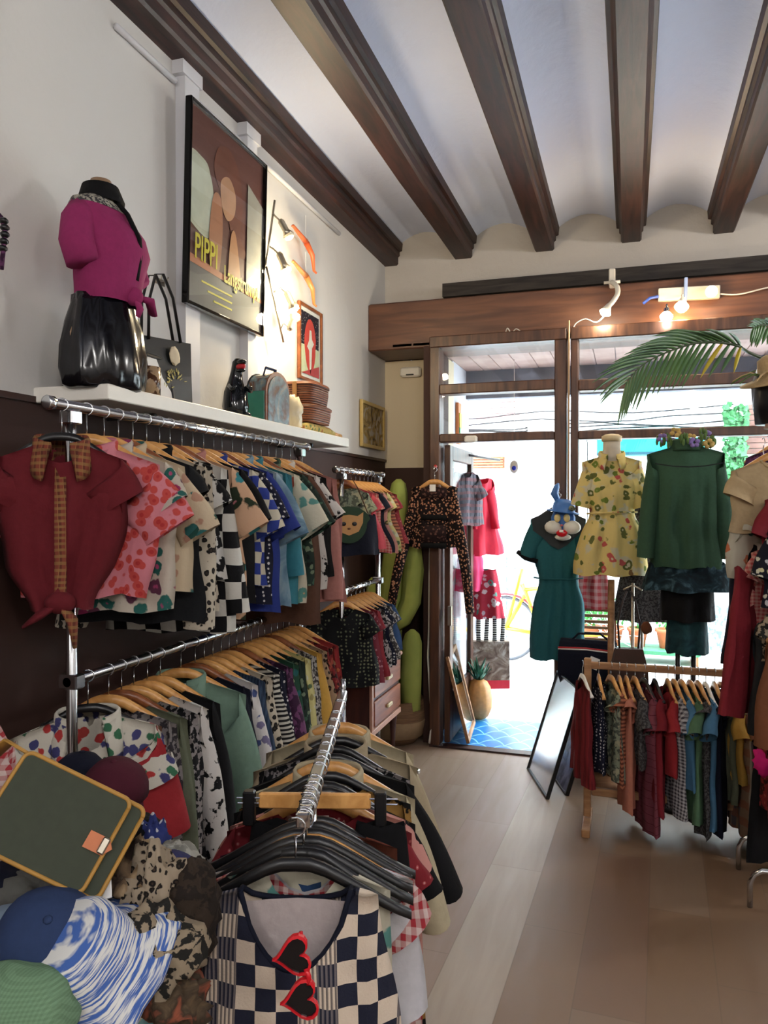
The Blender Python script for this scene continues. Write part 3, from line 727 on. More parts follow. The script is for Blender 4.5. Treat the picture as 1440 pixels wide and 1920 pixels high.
# -------- two small framed pictures
sk = thing('framed_print', 'brown-framed print of a white figure on a red oval, near the spotlights', 'picture', (-1.775, 3.955, 2.352))
frame_mb(.335, .435, .018, .02).build('picture_frame', M_hangd, sk)
panel('mat_board', .31, .41, M_paper, sk, .004, .012, .012, .003)
panel('night_sky', .26, .19, fab('navy_star_print', 'spots', [(26, 32, 58), (220, 220, 210)], 60, thr=.2), sk, .0075, .038, .205, .001)
panel('ground', .26, .165, plain('print_cream', (214, 218, 180), .6), sk, .0075, .038, .04, .001)
panel('red_oval', 0, 0, plain('print_red', (206, 60, 48), .6), sk, .009, .168, .21, .001, [(.085*math.cos(a)*(1 if math.sin(a) > 0 else .9), .155*math.sin(a)) for a in [2*PI*k/20 for k in range(20)]])
panel('white_figure', 0, 0, plain('print_white', (226, 222, 214), .6), sk, .0105, .168, .20, .001, [(-.012, -.13), (0, -.16), (.012, -.10), (.02, .0), (.05, .03), (.02, .05), (.012, .10), (-.012, .10), (-.02, .04), (-.05, .0), (-.018, -.02)])
panel('red_corner', 0, 0, plain('print_red2', (190, 60, 60), .6), sk, .0105, .04, .04, .001, [(.0, .0), (.255, .0), (.255, .07)])
MB().box(.0135, .0145, .018, .317, .018, .417).build('picture_glass', M_glass, sk)
ga = thing('framed_picture', 'gilt-framed picture in greys and gold on the left wall near the corner', 'picture', (-1.775, 5.0, 2.045))
frame_mb(.52, .325, .025, .022).build('picture_frame', plain('gilt_frame', (186, 160, 96), .35, .3, ns=50), ga)
panel('painting', .48, .285, fab('grey_gold_painting', 'tie', [(90, 80, 70), (210, 200, 180), (196, 160, 70)], 10), ga, .006, .02, .02, .003)
# -------- long white shelf
sh = thing('wall_shelf', 'long thick white shelf above the left clothes rail', 'shelf', (-1.78, 1.96, 1.965))
MB().rbox(0, .28, 0, 2.09, 0, .048, .003).build('shelf_board', M_white, sh)
for y in (.35, 1.75): MB().rbox(0.0, .2, y, y+.02, -.02, 0, .003).build('shelf_bracket', M_dkmetal, sh)
SZ = 2.013
# -------- torso mannequin in a magenta blouse and vinyl skirt
mq = thing('torso_mannequin', 'female torso mannequin standing at the left end of the white shelf', 'mannequin', (-1.60, 2.07, SZ), R(4)); mq.scale = (.86, .86, 1)
def bodyring(k=0): return [(z, cx, 0, rx+k, ry+k) for z, cx, rx, ry in
    [(0, 0, .105, .15), (.08, 0, .118, .165), (.16, 0, .112, .16), (.24, 0, .092, .125), (.30, .0, .085, .11), (.36, .01, .095, .118), (.43, .03, .112, .135), (.49, .02, .10, .145), (.545, 0, .08, .155), (.575, -.01, .06, .12), (.595, -.01, .045, .06), (.65, -.01, .04, .042), (.665, -.01, .036, .038)]]
MB().ell(bodyring(), 24).build('torso', plain('mannequin_tan', (150, 120, 92), .5), mq, True)
def vf(a, t): return .05*math.sin(9*a+4*t)+.03*math.sin(4*a+9*t)
sk_ = MB().ell([(z, 0, 0, rx, ry) for z, rx, ry in [(-.01, .112, .155), (.0, .13, .175), (.05, .135, .18), (.12, .13, .175), (.2, .115, .158), (.26, .10, .135), (.285, .098, .13)]], 44, fold=vf)
o = sk_.build('vinyl_skirt', plain('black_vinyl', (12, 13, 18), .16, 0, .1, 40), None, True, mq.location, mq.rotation_euler); o.scale = mq.scale; tag(o, 'shiny black vinyl skirt worn by the shelf torso', 'skirt')
tp = thing('knit_blouse', 'magenta blouse with black collar and sparkly grey yoke, tied at the waist', 'blouse', mq.location, mq.rotation_euler); tp.scale = mq.scale
F['mag'] = fab('magenta_knit', 'solid', [(176, 16, 108)])
MB().ell([(z, cx, 0, rx, ry) for z, cx, rx, ry in [(.27, 0.01, .105, .125), (.30, .02, .11, .13), (.36, .025, .118, .138), (.43, .035, .128, .152), (.49, .02, .116, .162), (.53, .0, .097, .17), (.553, -.005, .088, .160)]], 30, fold=lambda a, t: .02*math.sin(5*a+7*t), cap=False).build('body', F['mag'], tp, True)
MB().ell([(.553, -.005, 0, .089, .161), (.575, -.01, 0, .075, .145), (.592, -.01, 0, .06, .10), (.608, -.01, 0, .052, .062)], 30, cap=False).build('sparkly_yoke', fab('grey_sparkle', 'splash', [(70, 70, 74), (196, 190, 170)], 90), tp, True)
for sd in (1, -1): MB().tube([(-.005, sd*.12, .54), (.0, sd*.150, .50), (.005, sd*.168, .43), (.03, sd*.172, .365)], [.05, .06, .062, .058], 12, flat=.8).build('sleeve', F['mag'], tp, True)
MB().ell([(.60, -.01, 0, .052, .060), (.635, -.012, 0, .056, .06), (.645, -.012, 0, .064, .068), (.60, -.008, 0, .082, .086), (.588, -.008, 0, .08, .085)], 24, cap=False).build('collar', F['black'], tp, True)
MB().tube([(.05, 0, .60), (.10, 0, .55), (.148, 0, .47), (.152, 0, .42), (.135, 0, .34)], .013, 6, flat=.6).build('placket', F['black'], tp, True)
mb = MB(); mb.blob((.125, .0, .29), (.035, .03, .03)); mb.tube([(.13, .0, .29), (.16, .05, .285), (.15, .09, .25)], [.012, .026, .02], 8, flat=.5); mb.tube([(.13, 0, .29), (.15, .0, .25), (.14, .0, .225)], [.02, .02, .012], 8, flat=.5)
mb.build('waist_knot', F['mag'], tp, True)
# cream base collar fur
# -------- tote bag, cup, photo frame, monster figure, baskets...
tb = thing('tote_bag', 'black embroidered tote bag leaning on the wall on the white shelf', 'bag', (-1.69, 2.57, SZ), (0, R(-9), R(80)))
mb = MB(); mb.loft([[(-.10, -.03, 0), (.10, -.03, 0), (.10, .03, 0), (-.10, .03, 0)], [(-.115, -.028, .12), (.115, -.028, .12), (.115, .028, .12), (-.115, .028, .12)], [(-.15, -.012, .28), (.15, -.012, .25), (.15, .012, .25), (-.15, .012, .28)]])
mb.build('bag_body', plain('black_bag_leather', (28, 32, 34), .4), tb)
for y in (-.018, .018): MB().tube([(-.085, y, .26), (-.06, y, .40), (-.01, y, .50), (.03, y, .505), (.07, y, .42), (.085, y, .25)], .008, 6, flat=.4).build('handle', plain('black_strap', (22, 22, 24), .4), tb, True)
mb = MB(); rnd = random.Random(3)
for i in range(40):
    a = rnd.uniform(0, PI); r0 = rnd.uniform(.025, .06); cx, cz = (.02, .1) if i < 26 else (-.05, .02+.05)
    mb.box(-.014*.5, .014*.5, -.0012, .0012, -.0014, .0014, T(cx+r0*math.cos(a), -.031, cz+r0*math.sin(a)*.8) @ RY(-a))
mb.build('gold_embroidery', plain('gold_thread', (190, 176, 100), .4), tb)
MB().blob((0.03, -.03, .20), (.028, .006, .035), nz=.3).build('bow', M_cream, tb, True)
hk = MB(); hk.tube([(0, -.02, 0), (.02, -.02, -.0), (.03, -.02, .02)], .003, 6); hk.tube([(0, .02, 0), (.02, .02, 0), (.03, .02, .02)], .003, 6); hk.box(0, .004, -.035, .035, -.012, .012)
tag(hk.build('wall_hook', M_nickel, None, True, (-1.78, 2.64, 2.53)), 'small double nickel hook on the left wall above the black tote bag', 'hook')
cup = thing('tortoiseshell_cup', 'brown tortoiseshell cup beside the mannequin skirt on the shelf', 'cup', (-1.60, 2.30, SZ))
MB().lathe([(.045, 0), (.046, .11), (.042, .11), (.041, .006)], 24).build('cup_body', fab('tortoiseshell', 'splash', [(96, 58, 34), (196, 160, 116), (40, 24, 18)], 26, .15), cup, True)
pf = thing('photo_frame', 'small black photo frame behind the tortoiseshell cup', 'photo frame', (-1.66, 2.40, SZ), (0, R(-10), 0))
frame_mb(.16, .19, .013, .012).build('frame', M_black, pf); panel('print', .14, .17, M_paper, pf, .003, .01, .01, .003)
go = thing('monster_figurine', 'glossy black monster figurine with a red open mouth on the shelf', 'figurine', (-1.60, 2.93, SZ), R(-30))
mk = plain('glossy_black_ceramic', (22, 26, 30), .08)
MB().ell([(0, 0, 0, .045, .05), (.05, 0, 0, .05, .055), (.11, 0, 0, .042, .05), (.16, .0, 0, .028, .032), (.20, .01, 0, .022, .024), (.235, .02, 0, .024, .024), (.25, .02, 0, .012, .012)], 18, fold=lambda a, t: .06*math.sin(8*a)*math.sin(12*t)).build('body', mk, go, True)
MB().blob((.045, 0, .232), (.032, .02, .012)).build('upper_jaw', mk, go, True); MB().blob((.04, 0, .198), (.028, .018, .008)).build('lower_jaw', mk, go, True)
MB().blob((.042, 0, .214), (.03, .019, .013)).build('mouth', plain('red_glaze', (190, 30, 40), .15), go, True)
for sd in (1, -1):
    MB().tube([(.02, sd*.04, .13), (.05, sd*.045, .115), (.062, sd*.035, .13)], [.013, .01, .006], 8).build('arm', mk, go, True)
    MB().blob((.03, sd*.03, .012), (.034, .022, .014)).build('foot', mk, go, True)
MB().tube([(-.03, 0, .04), (-.08, 0, .02), (-.12, 0, .015)], [.035, .018, .004], 10).build('tail', mk, go, True)
rb = thing('vintage_vanity_case', 'rounded vanity case with teal end and marbled brown side on the shelf', 'case', (-1.61, 3.26, SZ), R(82))
def arch(w, h, n=12): return [(-w, 0), (w, 0), (w, h-w)]+[(w*math.cos(PI*k/n), h-w+w*math.sin(PI*k/n)) for k in range(1, n)]+[(-w, h-w)]
MB().prism(arch(.095, .24), -.055, .055).build('case_body', fab('marbled_swirl', 'tie', [(120, 76, 44), (206, 190, 160), (120, 150, 160)], 7, .25), rb)
M_teal = plain('teal_enamel', (24, 118, 100), .25)
MB().rbox(-.099, -.094, -.045, .045, .008, .15, .002).build('end_panel', M_teal, rb)
for y0 in (-.056, .050): MB().prism([(x*1.02, z*1.01) for x, z in arch(.095, .243)], y0, y0+.006).build('rim', M_black if y0 > 0 else M_hangd, rb)
MB().prism([(x*.90, z*.95+.004) for x, z in arch(.095, .235)], -.060, -.055).build('marbled_face', bpy.data.materials['marbled_swirl'], rb)
MB().tube([(-.04, 0, .225), (-.035, -.01, .265), (.045, -.01, .265), (.05, 0, .225)], .009, 8, flat=.5).build('handle', plain('navy_handle', (30, 44, 84), .3), rb, True)
cr = MB().blob((0, 0, .085), (.052, .05, .09), 14, 10, nz=.45, sc=7).build('rock_crystal', plain('pale_crystal', (214, 202, 172), .25, noise_amt=.2, ns=18), None, True, (-1.60, 3.50, SZ))
tag(cr, 'pale translucent crystal lump between the vanity case and the baskets', 'crystal')
M_wick = NT('wicker_weave'); _X, _Y, _Z = M_wick.xyz(M_wick.co())
_w = M_wick.math('SINE', M_wick.math('MULTIPLY', _Z, 520.0)); _a = M_wick.nd('ShaderNodeTexNoise', i_Scale=60.0, i_Vector=M_wick.co())
M_wick.bump(_w, .6, .004); M_wick = M_wick.fin(M_wick.mix(step(M_wick, M_wick.math('ADD', _w, M_wick.math('MULTIPLY', _a.outputs[0], 1.2)), .1, .3), s2l((140, 84, 54)), s2l((60, 30, 20))), .55)
def basket(label, loc, w, d, h, rot):
    t = thing('wicker_basket', label, 'basket', loc, rot, 'wicker baskets on the shelf')
    mb = MB(); pr_ = lambda k, z: [(w*k*math.copysign(abs(math.cos(a))**.5, math.cos(a)), d*k*math.copysign(abs(math.sin(a))**.5, math.sin(a)), z) for a in [2*PI*i/28 for i in range(28)]]
    mb.loft([pr_(.93, 0), pr_(1, h*.6), pr_(1, h)]); mb.build('basket_body', M_wick, t, True)
    MB().loft([pr_(1.05, h*.92), pr_(1.05, h*1.04), pr_(.98, h*1.12), pr_(.5, h*1.16)]).build('lid', M_wick, t, True)
    MB().rbox(-.012, .012, -d*1.08, -d*1.0, h*.2, h*1.1, .002).build('leather_strap', plain('tan_strap', (166, 120, 70), .5), t)
    return t
fold = thing('rolled_parasol', 'folded yellow patterned paper parasol lying along the shelf edge', 'parasol', (-1.585, 3.66, SZ+.028), R(90))
MB().tube([(-.1, 0, 0), (0, 0, 0), (.25, 0, 0), (.36, 0, -.0)], [.018, .034, .034, .016], 14, flat=.8).build('folded_canopy', fab('yellow_floral_paper', 'floral', [(212, 184, 90), (190, 110, 50), (120, 140, 90), (230, 210, 140), (212, 184, 90)], 26), fold, True)
MB().tube([(.34, 0, 0), (.48, 0, -.004)], .011, 10).build('wooden_handle', M_hang, fold, True)
basket('larger wicker hamper, lower of the two stacked on the shelf', (-1.64, 3.78, SZ+.06), .10, .155, .08, R(0))
basket('smaller wicker hamper, upper of the two stacked on the shelf', (-1.64, 3.77, SZ+.155), .095, .14, .10, R(0))
tag(MB().rbox(-.10, .06, -.14, .14, 0, .058, .01).build('flat_box', M_hangd, None, False, (-1.69, 3.78, SZ)), 'flat brown box under the two wicker hampers', 'box')
# dark objects at the left photo edge: hanging sunglasses on a ribbon
gl = thing('hanging_beads', 'dark bead necklace hanging at the far left edge of the photo', 'necklace', tuple(at(2, 430, x=-1.5)))
MB().tube([(-.03, 0, .06), (-.0, 0, .03), (.012, 0, -.0), (.008, 0, -.04), (.0, 0, -.1)], .006, 6).build('cord', F['purple'], gl, True)
for k in range(5): MB().blob((.008+.004*math.sin(k), 0, .02-.017*k), (.012, .012, .009), 8, 5).build('bead', M_black, gl, True)
MB().tube([(-.28, 0, .3), (-.03, 0, .06)], .003, 5).build('cord_top', M_black, gl, True)
# ---------------------------------------------------------------- left double clothes rack
RX_ = -1.45; RZU = 1.915; RZL = 1.165
def rail_rack(label, y0, y1, zu, zl, x=RX_):
    t = thing('clothes_rack', label, 'clothes rack', (x, (y0+y1)/2, 0)); ym = (y0+y1)/2
    MB().tube([(0, y0-ym, zu), (0, y1-ym, zu)], .0145, 12).build('upper_rail', M_chrome, t, True)
    MB().tube([(0, y0-ym+.06, zl), (0, y1-ym-.03, zl)], .0135, 12).build('lower_rail', M_chrome, t, True)
    for y in (y0-ym+.08, y1-ym-.08):
        MB().tube([(0, y, .05), (0, y, zu-.014)], .015, 12).build('post', M_chrome, t, True)
        MB().rbox(-.022, .022, y-.022, y+.022, zu-.05, zu-.012, .004).build('collar', M_chrome, t)
        MB().rbox(-.03, .03, y-.02, y+.02, zl-.02, zl+.02, .004).build('clamp', M_chrome, t)
        MB().rbox(-.26, .26, y-.02, y+.02, .03, .06, .005).build('foot', M_chrome, t)
    for y in (y0-ym, y1-ym): MB().lathe([(.012, -.012), (.019, -.01), (.019, .01), (.012, .012)], 12, T(0, y, zu) @ RX(PI/2)).build('end_cap', M_chrome, t, True)
    return t
rail_rack('tall chrome two-tier clothes rack under the white shelf', 1.655, 3.34, RZU, RZL)
rail_rack('shorter chrome two-tier rack of children\'s clothes near the corner', 3.72, 4.5, 1.825, 1.185)
GU = 'garments on the upper rail of the tall left rack'
UP = [ # y, rot, label, mat, kw
 (1.70, .62, 'maroon cotton shirt with plaid collar and tied hem, first on the upper left rail', F['maroon'], dict(L=.44, sh=.165, bw=.165, hem=.12, neck=.058, col='shirt', cm=F['tartan'], placket=F['tartan'], hang='black', slen=.11, swid=.15, knot=1, fold=.018, ang=48)),
 (1.80, .40, 'pink blouse printed with red strawberries, behind the maroon shirt', F['straw'], dict(L=.42, hem=.17, slen=.19, swid=.19, col='shirt', fold=.02)),
 (1.875, .30, 'cream shirt with magenta flowers hanging behind the strawberry blouse', F['magfl'], dict(L=.47, col='shirt', hem=.2, slen=.12)),
 (1.94, .26, 'beige short-sleeved shirt with teal leaves on the upper left rail', F['beigeteal'], dict(L=.42, slen=.22, col='shirt')),
 (2.01, .22, 'plain charcoal shirt between the beige leaf shirt and the leopard shirt', F['charcoal'], dict(L=.52, slen=.10, col='crew')),
 (2.08, .20, 'cream leopard-speckled long-sleeved shirt on the upper left rail', F['leo'], dict(L=.50, sh=.215, slv='long', slen=.50, swid=.17, col='shirt', cm=F['black'])),
 (2.15, .16, 'black and white brush-print shirt behind the leopard shirt', F['bw'], dict(L=.4, sh=.18, bw=.18, slen=.14)),
 (2.21, .16, 'black and white block-check long-sleeved top on the upper left rail', F['bwcheck'], dict(L=.58, slv='long', slen=.48)),
 (2.28, .18, 'peach short-sleeved shirt with teal and red flowers', F['peach'], dict(L=.55, slen=.22, swid=.17, col='shirt', cm=F['rose'])),
 (2.35, .14, 'plain black short-sleeved shirt beside the blue checked shirt', F['black'], dict(L=.5, slen=.2)),
 (2.42, .22, 'blue and cream checked shirt with a solid blue collar', F['bluecheck'], dict(L=.45, slen=.23, swid=.18, col='big', cm=F['blue'])),
 (2.49, .12, 'navy shirt with white dots behind the blue checked shirt', F['navydots'], dict(L=.52, slen=.2)),
 (2.55, .12, 'royal blue plain shirt on the upper left rail', F['blue'], dict(L=.56, slen=.24)),
 (2.63, .12, 'pale blue mottled denim shirt on the upper left rail', F['denim'], dict(L=.55, slen=.26, col='shirt')),
 (2.71, .14, 'plain teal long-sleeved shirt on the upper left rail', F['teal'], dict(L=.55, slv='long', slen=.40, col='shirt')),
 (2.79, .10, 'cream shirt with orange flowers beside the teal shirt', F['orfl'], dict(L=.56, slen=.24)),
 (2.87, .12, 'dark green leaf-print shirt on the upper left rail', F['dkgreen'], dict(L=.50, slen=.24, col='shirt')),
 (2.94, .10, 'brown linen shirt half hidden behind the dark green leaf print', F['brown'], dict(L=.66, slen=.2)),
 (3.01, .14, 'white shirt with black brush spots near the far end of the upper rail', F['cow'], dict(L=.52, slen=.2, swid=.18, col='shirt')),
 (3.07, .12, 'black wide-sleeved tee in front of the pink jacket', F['black'], dict(L=.48, slen=.2, swid=.18)),
 (3.16, .20, 'dusty pink long-sleeved jacket, last on the upper left rail', F['rose'], dict(L=.60, sh=.21, bw=.23, hem=.25, slv='long', slen=.54, swid=.16)),
]
for i, (y, r, lb, m, kw) in enumerate(UP):
    kw = dict(kw); hk_ = kw.pop('hang', 'dark' if i % 4 == 3 else 'wood')
    nm = 'shirt' if 'shirt' in lb else 'blouse' if 'blouse' in lb else 'jacket' if 'jacket' in lb else 'top'
    garment(lb, nm, (RX_+.0, y, RZU-.105), r, m, name=nm, hang=hk_, rail=.105, group=GU, seed=i*13+5, hg='hangers on the upper left rail', **kw)
    if i == 0:
        g = [o_ for o_ in COL.objects if o_.get('label') == lb][0]
        MB().blob((0, -.055, -.42), (.04, .03, .03)).build('knot', F['maroon'], g, True)
        MB().tube([(0, -.055, -.42), (.03, -.06, -.47), (.035, -.055, -.54)], [.02, .032, .012], 8, flat=.4).build('tie_end', F['tartan'], g, True)
        MB().tube([(0, -.055, -.42), (-.05, -.06, -.45), (-.09, -.05, -.48)], [.02, .03, .012], 8, flat=.4).build('tie_end', F['maroon'], g, True)
# dark garments that fill the back of the upper tier
LOW = [
 (1.80, .62, 'white shirt with coloured leaf cut-outs and red sleeves, first on the lower left rail', F['leafwhite'], dict(L=.42, slen=.15, ang=60, swid=.15, col='big', cm=F['leafwhite'], hem=.22, bw=.2, hang='black', scoop=.09)),
 (1.89, .30, 'grey and mauve speckled shirt behind the leaf cut-out shirt', F['speckl'], dict(L=.6, slv='long')),
 (1.95, .26, 'olive grey linen shirt on the lower left rail', F['olive'], dict(L=.56, slv='long', slen=.5)),
 (2.01, .24, 'black and silver speckled shirt beside the olive shirt', F['speck'], dict(L=.6, slv='long', slen=.5)),
 (2.08, .2, 'white and black brush-print long shirt on the lower left rail', F['cow'], dict(L=.6, slv='long')),
 (2.15, .2, 'plain black long-sleeved shirt in front of the mint blouse', F['black'], dict(L=.62, slv='long', slen=.52)),
 (2.27, .36, 'mint green crepe blouse with long puffed sleeves, middle of the lower rail', F['mint'], dict(L=.74, sh=.22, slv='long', slen=.5, swid=.19, ang=62, bend=24, col='shirt', hem=.26)),
 (2.36, .16, 'navy plain shirt right behind the mint blouse', F['navy'], dict(L=.6, slv='long')),
 (2.42, .16, 'white shirt with blue flowers on the lower left rail', F['bluefl'], dict(L=.62, slv='long')),
 (2.48, .14, 'slate blue ribbed shirt beside the blue-flowered one', F['slate'], dict(L=.66, slv='long')),
 (2.54, .14, 'cream leopard shirt on the lower left rail', F['leo'], dict(L=.62, slv='long')),
 (2.60, .14, 'black and cream zigzag shirt on the lower left rail', F['wavebw'], dict(L=.6, slv='long')),
 (2.66, .12, 'navy dotted shirt beside the zigzag shirt', F['navydots'], dict(L=.62, slv='long')),
 (2.72, .12, 'plum print shirt on the lower left rail', F['purple'], dict(L=.6, slv='long')),
 (2.78, .12, 'green jungle-leaf shirt beside the plum print', F['greenleaf'], dict(L=.62, slv='long')),
 (2.84, .12, 'dark green leaf shirt beside the pale yellow one', F['dkgreen'], dict(L=.6, slv='long')),
 (2.90, .12, 'pale yellow printed shirt on the lower left rail', F['paleyel'], dict(L=.58, slv='long')),
 (2.96, .12, 'grey tiny-print shirt between two yellow ones', F['whitebk'], dict(L=.6, slv='long')),
 (3.02, .12, 'mustard yellow plain shirt on the lower left rail', F['yellow'], dict(L=.6, slv='long')),
 (3.08, .12, 'brown leopard shirt beside the mustard shirt', F['leo2'], dict(L=.6, slv='long')),
 (3.14, .14, 'dark red tiny-print shirt near the end of the lower rail', F['redpr'], dict(L=.58, slv='long')),
 (3.21, .18, 'red and orange floral shirt, last on the lower left rail', F['redor'], dict(L=.56, slv='long')),
]
for i, (y, r, lb, m, kw) in enumerate(LOW):
    kw = dict(kw); hk_ = kw.pop('hang', 'dark' if i % 5 == 2 else 'wood')
    g = garment(lb, 'shirt', (RX_+.0, y, RZL-.11), r, m, hang=hk_, rail=.11, group='garments on the lower rail of the tall left rack', seed=i*17+3, hg='hangers on the lower left rail', **kw)
    if i == 0:
        for sd in (1, -1): sleeve_mb(sd, .205, .21, .31, 66, .15, .025, 10, 3, .36, .07, -.02, .9).build('red_sleeve', F['red'], g, True)
# red lower sleeves of the leaf cut-out shirt
KID = [(3.80, .55, 'sage printed child\'s dress with a navy skirt, front of the small rack', F['kid1'], .34), (3.88, .3, 'coral pink child\'s top on the small rack', F['coral'], .33), (3.95, .25, 'coral checked child\'s dress on the small rack', F['coralst'], .36),
       (4.02, .2, 'navy child\'s top on the small rack', F['navy'], .36), (4.09, .2, 'salmon floral child\'s dress on the small rack', F['pinkfl'], .37), (4.16, .2, 'pale yellow child\'s top on the small rack', F['paleyel'], .36), (4.23, .2, 'orange striped child\'s knit on the small rack', F['orangest'], .35), (4.30, .2, 'red sparkle child\'s top at the back of the small rack', F['redspark'], .33)]
for i, (y, r, lb, m, L) in enumerate(KID):
    g = garment(lb, 'children\'s clothes', (RX_, y, 1.825-.085), r, m, name='child_top', L=L, sh=.15, bw=.16, hem=.22, slen=.10, swid=.11, rail=.085, group='children\'s clothes on the upper small rail', seed=i+300, hang='dark' if i == 0 else 'wood', hg='hangers on the small upper rail', neck=.055)
    if i == 0: skirt_mb(.21, .185, .20, .05).build('navy_skirt', F['navy'], g, True, (0, 0, -.15))
cb = thing('cat_bag', 'green fabric bag shaped with a tan cat face, hanging on the small rack', 'bag', (RX_+.07, 3.72, 1.55), R(28))
MB().prism([(.10*math.cos(a)*(1.15 if math.sin(a) > 0 else .95), .085*math.sin(a)*(1 if math.sin(a) > 0 else 1.25)) for a in [2*PI*k/24 for k in range(24)]], -.015, .02).build('bag_body', plain('bottle_green_felt', (38, 66, 44), .8), cb)
MB().prism([(-.072, .0), (-.074, .055), (-.045, .035), (0, .042), (.045, .035), (.074, .055), (.072, 0), (.05, -.045), (0, -.065), (-.05, -.045)], -.019, -.014).build('cat_face', plain('tan_felt', (196, 150, 96), .8), cb)
for s_ in (-1, 1): MB().blob((s_*.028, -.02, -.005), (.013, .005, .011)).build('eye', M_black, cb, True)
MB().blob((0, -.020, -.030), (.009, .003, .005)).build('nose', F['brown'], cb, True)
MB().tube([(-.10, 0, .05), (-.05, .02, .18), (0, .04, .27), (.05, .02, .18), (.10, 0, .05)], .003, 5).build('strap', F['brown'], cb, True)
KL = [(3.80, .45, 'black dress with tiny flowers, front of the small lower rail', F['dkfl'], .42), (3.88, .3, 'berry print dress on the small lower rail', F['berry'], .42), (3.95, .25, 'bright red top on the small lower rail', F['crimson'], .40), (4.02, .2, 'black and silver top on the small lower rail', F['speck'], .36), (4.09, .2, 'navy dotted top on the small lower rail', F['navydots'], .36), (4.16, .2, 'grey print top on the small lower rail', F['whitebk'], .34), (4.23, .2, 'blue denim top at the back of the small lower rail', F['jean'], .30)]
for i, (y, r, lb, m, L) in enumerate(KL):
    garment(lb, 'children\'s clothes', (RX_, y, 1.185-.085), r, m, name='child_top', L=L, sh=.16, bw=.17, hem=.21, slen=.10, swid=.12, rail=.085, group='children\'s clothes on the lower small rail', seed=i+400, hang='wood', hg='hangers on the small lower rail', neck=.055)
# ---------------------------------------------------------------- nightstand and cactus
ns = thing('nightstand', 'reddish wooden two-drawer nightstand on tapered legs near the corner', 'nightstand', (-1.60, 4.5, 0))
Mns = wood('cabinet_wood', (120, 64, 40), (164, 96, 62), .4, 4, .6, 4, 5); Mnsd = wood('dark_cabinet_side', (62, 30, 26), (84, 44, 34), .5, 4, 4, .6, 5); Mtrim = plain('worn_pale_edge', (186, 140, 118), .5)
MB().rbox(-.17, .17, -.29, .29, .30, .665, .004).build('carcass', Mnsd, ns)
MB().rbox(-.18, .195, -.30, .30, .665, .69, .006).build('top', Mtrim, ns)
MB().rbox(.165, .185, -.295, .295, .29, .325, .004).build('bottom_rail', Mtrim, ns)
MB().rbox(.165, .185, -.295, -.265, .325, .665, .004).build('corner_post', Mtrim, ns)
for z in (.34, .51):
    dr = MB().rbox(.168, .188, -.255, .275, z, z+.145, .005).build('drawer', Mns, ns)
    MB().rbox(.188, .206, -.04, .05, z+.06, z+.085, .005).build('drawer_pull', plain('ivory_pull', (206, 190, 150), .35), dr)
for x in (-.13, .14):
    for y in (-.26, .26): MB().ell([(0, x, y, .012, .012), (.15, x, y, .016, .016), (.27, x, y, .026, .026), (.30, x, y, .03, .03)], 12).build('leg', Mtrim if x > 0 and y < 0 else Mnsd, ns, True)
for k, (y, m, lb) in enumerate([(4.30, F['dkfl'], 'patterned folder standing on the nightstand'), (4.38, F['greypr'], 'grey folder standing on the nightstand'), (4.50, M_black, 'black record sleeve with white stripes leaning on the nightstand')]):
    b = thing('record_sleeve', lb, 'record sleeve', (-1.56, y, .69), (0, 0, R(-12)))
    MB().rbox(-.11, .11, 0, .012, 0, .19, .003).build('sleeve_board', m, b)
    if k == 2:
        MB().box(-.10, .10, -.002, 0, .02, .035).build('white_stripe', M_paper, b); MB().box(-.10, .10, -.002, 0, .055, .065).build('white_stripe', M_paper, b); MB().box(-.11, .11, -.003, 0, .18, .19).build('white_edge', M_paper, b)
M_cact = NT('velvet_cactus_green'); _n = M_cact.nd('ShaderNodeTexNoise', i_Scale=9.0, i_Detail=4.0, i_Vector=M_cact.co()); M_cact = M_cact.fin(M_cact.mix(_n.outputs[0], s2l((178, 186, 96)), s2l((132, 150, 68))), .8)
cz = thing('decorative_cactus', 'tall yellow-green fabric cactus with two arms in a woven basket', 'cactus', (-1.54, 5.12, 0))
def cact(path, r, name):
    path = [Vector(p) for p in path]; n = 26; rings = []
    for i, p in enumerate(path):
        d = (path[min(i+1, len(path)-1)]-path[max(i-1, 0)]).normalized(); a = d.cross(Vector((0, 1, 0))).normalized(); b = d.cross(a)
        rings.append([tuple(p+a*math.cos(2*PI*k/n)*r[i]*(1+(.1 if k % 2 else -.06))+b*math.sin(2*PI*k/n)*r[i]*(1+(.1 if k % 2 else -.06))) for k in range(n)])
    MB().loft(rings).build(name, M_cact, cz, True)
cact([(-.06, 0, .2), (-.055, 0, .7), (-.03, 0, 1.15), (.0, 0, 1.5), (.01, 0, 1.72), (.012, 0, 1.79), (.012, 0, 1.82)], [.075, .08, .078, .07, .06, .045, .015], 'main_stem')
cact([(-.02, -.03, .80), (.05, -.03, .86), (.11, -.03, .98), (.13, -.03, 1.2), (.13, -.03, 1.36), (.13, -.03, 1.40)], [.05, .06, .065, .065, .045, .012], 'arm')
cact([(-.1, 0, .80), (-.17, 0, .86), (-.18, 0, 1.0), (-.18, 0, 1.1), (-.18, 0, 1.13)], [.04, .045, .045, .035, .01], 'arm')
cact([(.12, -.07, .24), (.12, -.07, .45), (.13, -.07, .70), (.13, -.07, .76), (.13, -.07, .79)], [.06, .068, .062, .045, .012], 'small_stem')
MB().lathe([(.13, 0), (.18, .06), (.20, .16), (.19, .30), (.18, .30), (.175, .26), (.02, .24)], 28).build('woven_basket', wood('seagrass', (104, 76, 50), (140, 106, 72), .8, 1, 1, 14, 8), cz, True)
MB().lathe([(.182, .05), (.203, .16), (.2, .165), (.18, .06)], 28).build('pale_band', plain('pale_seagrass', (150, 124, 92), .8), cz, True)
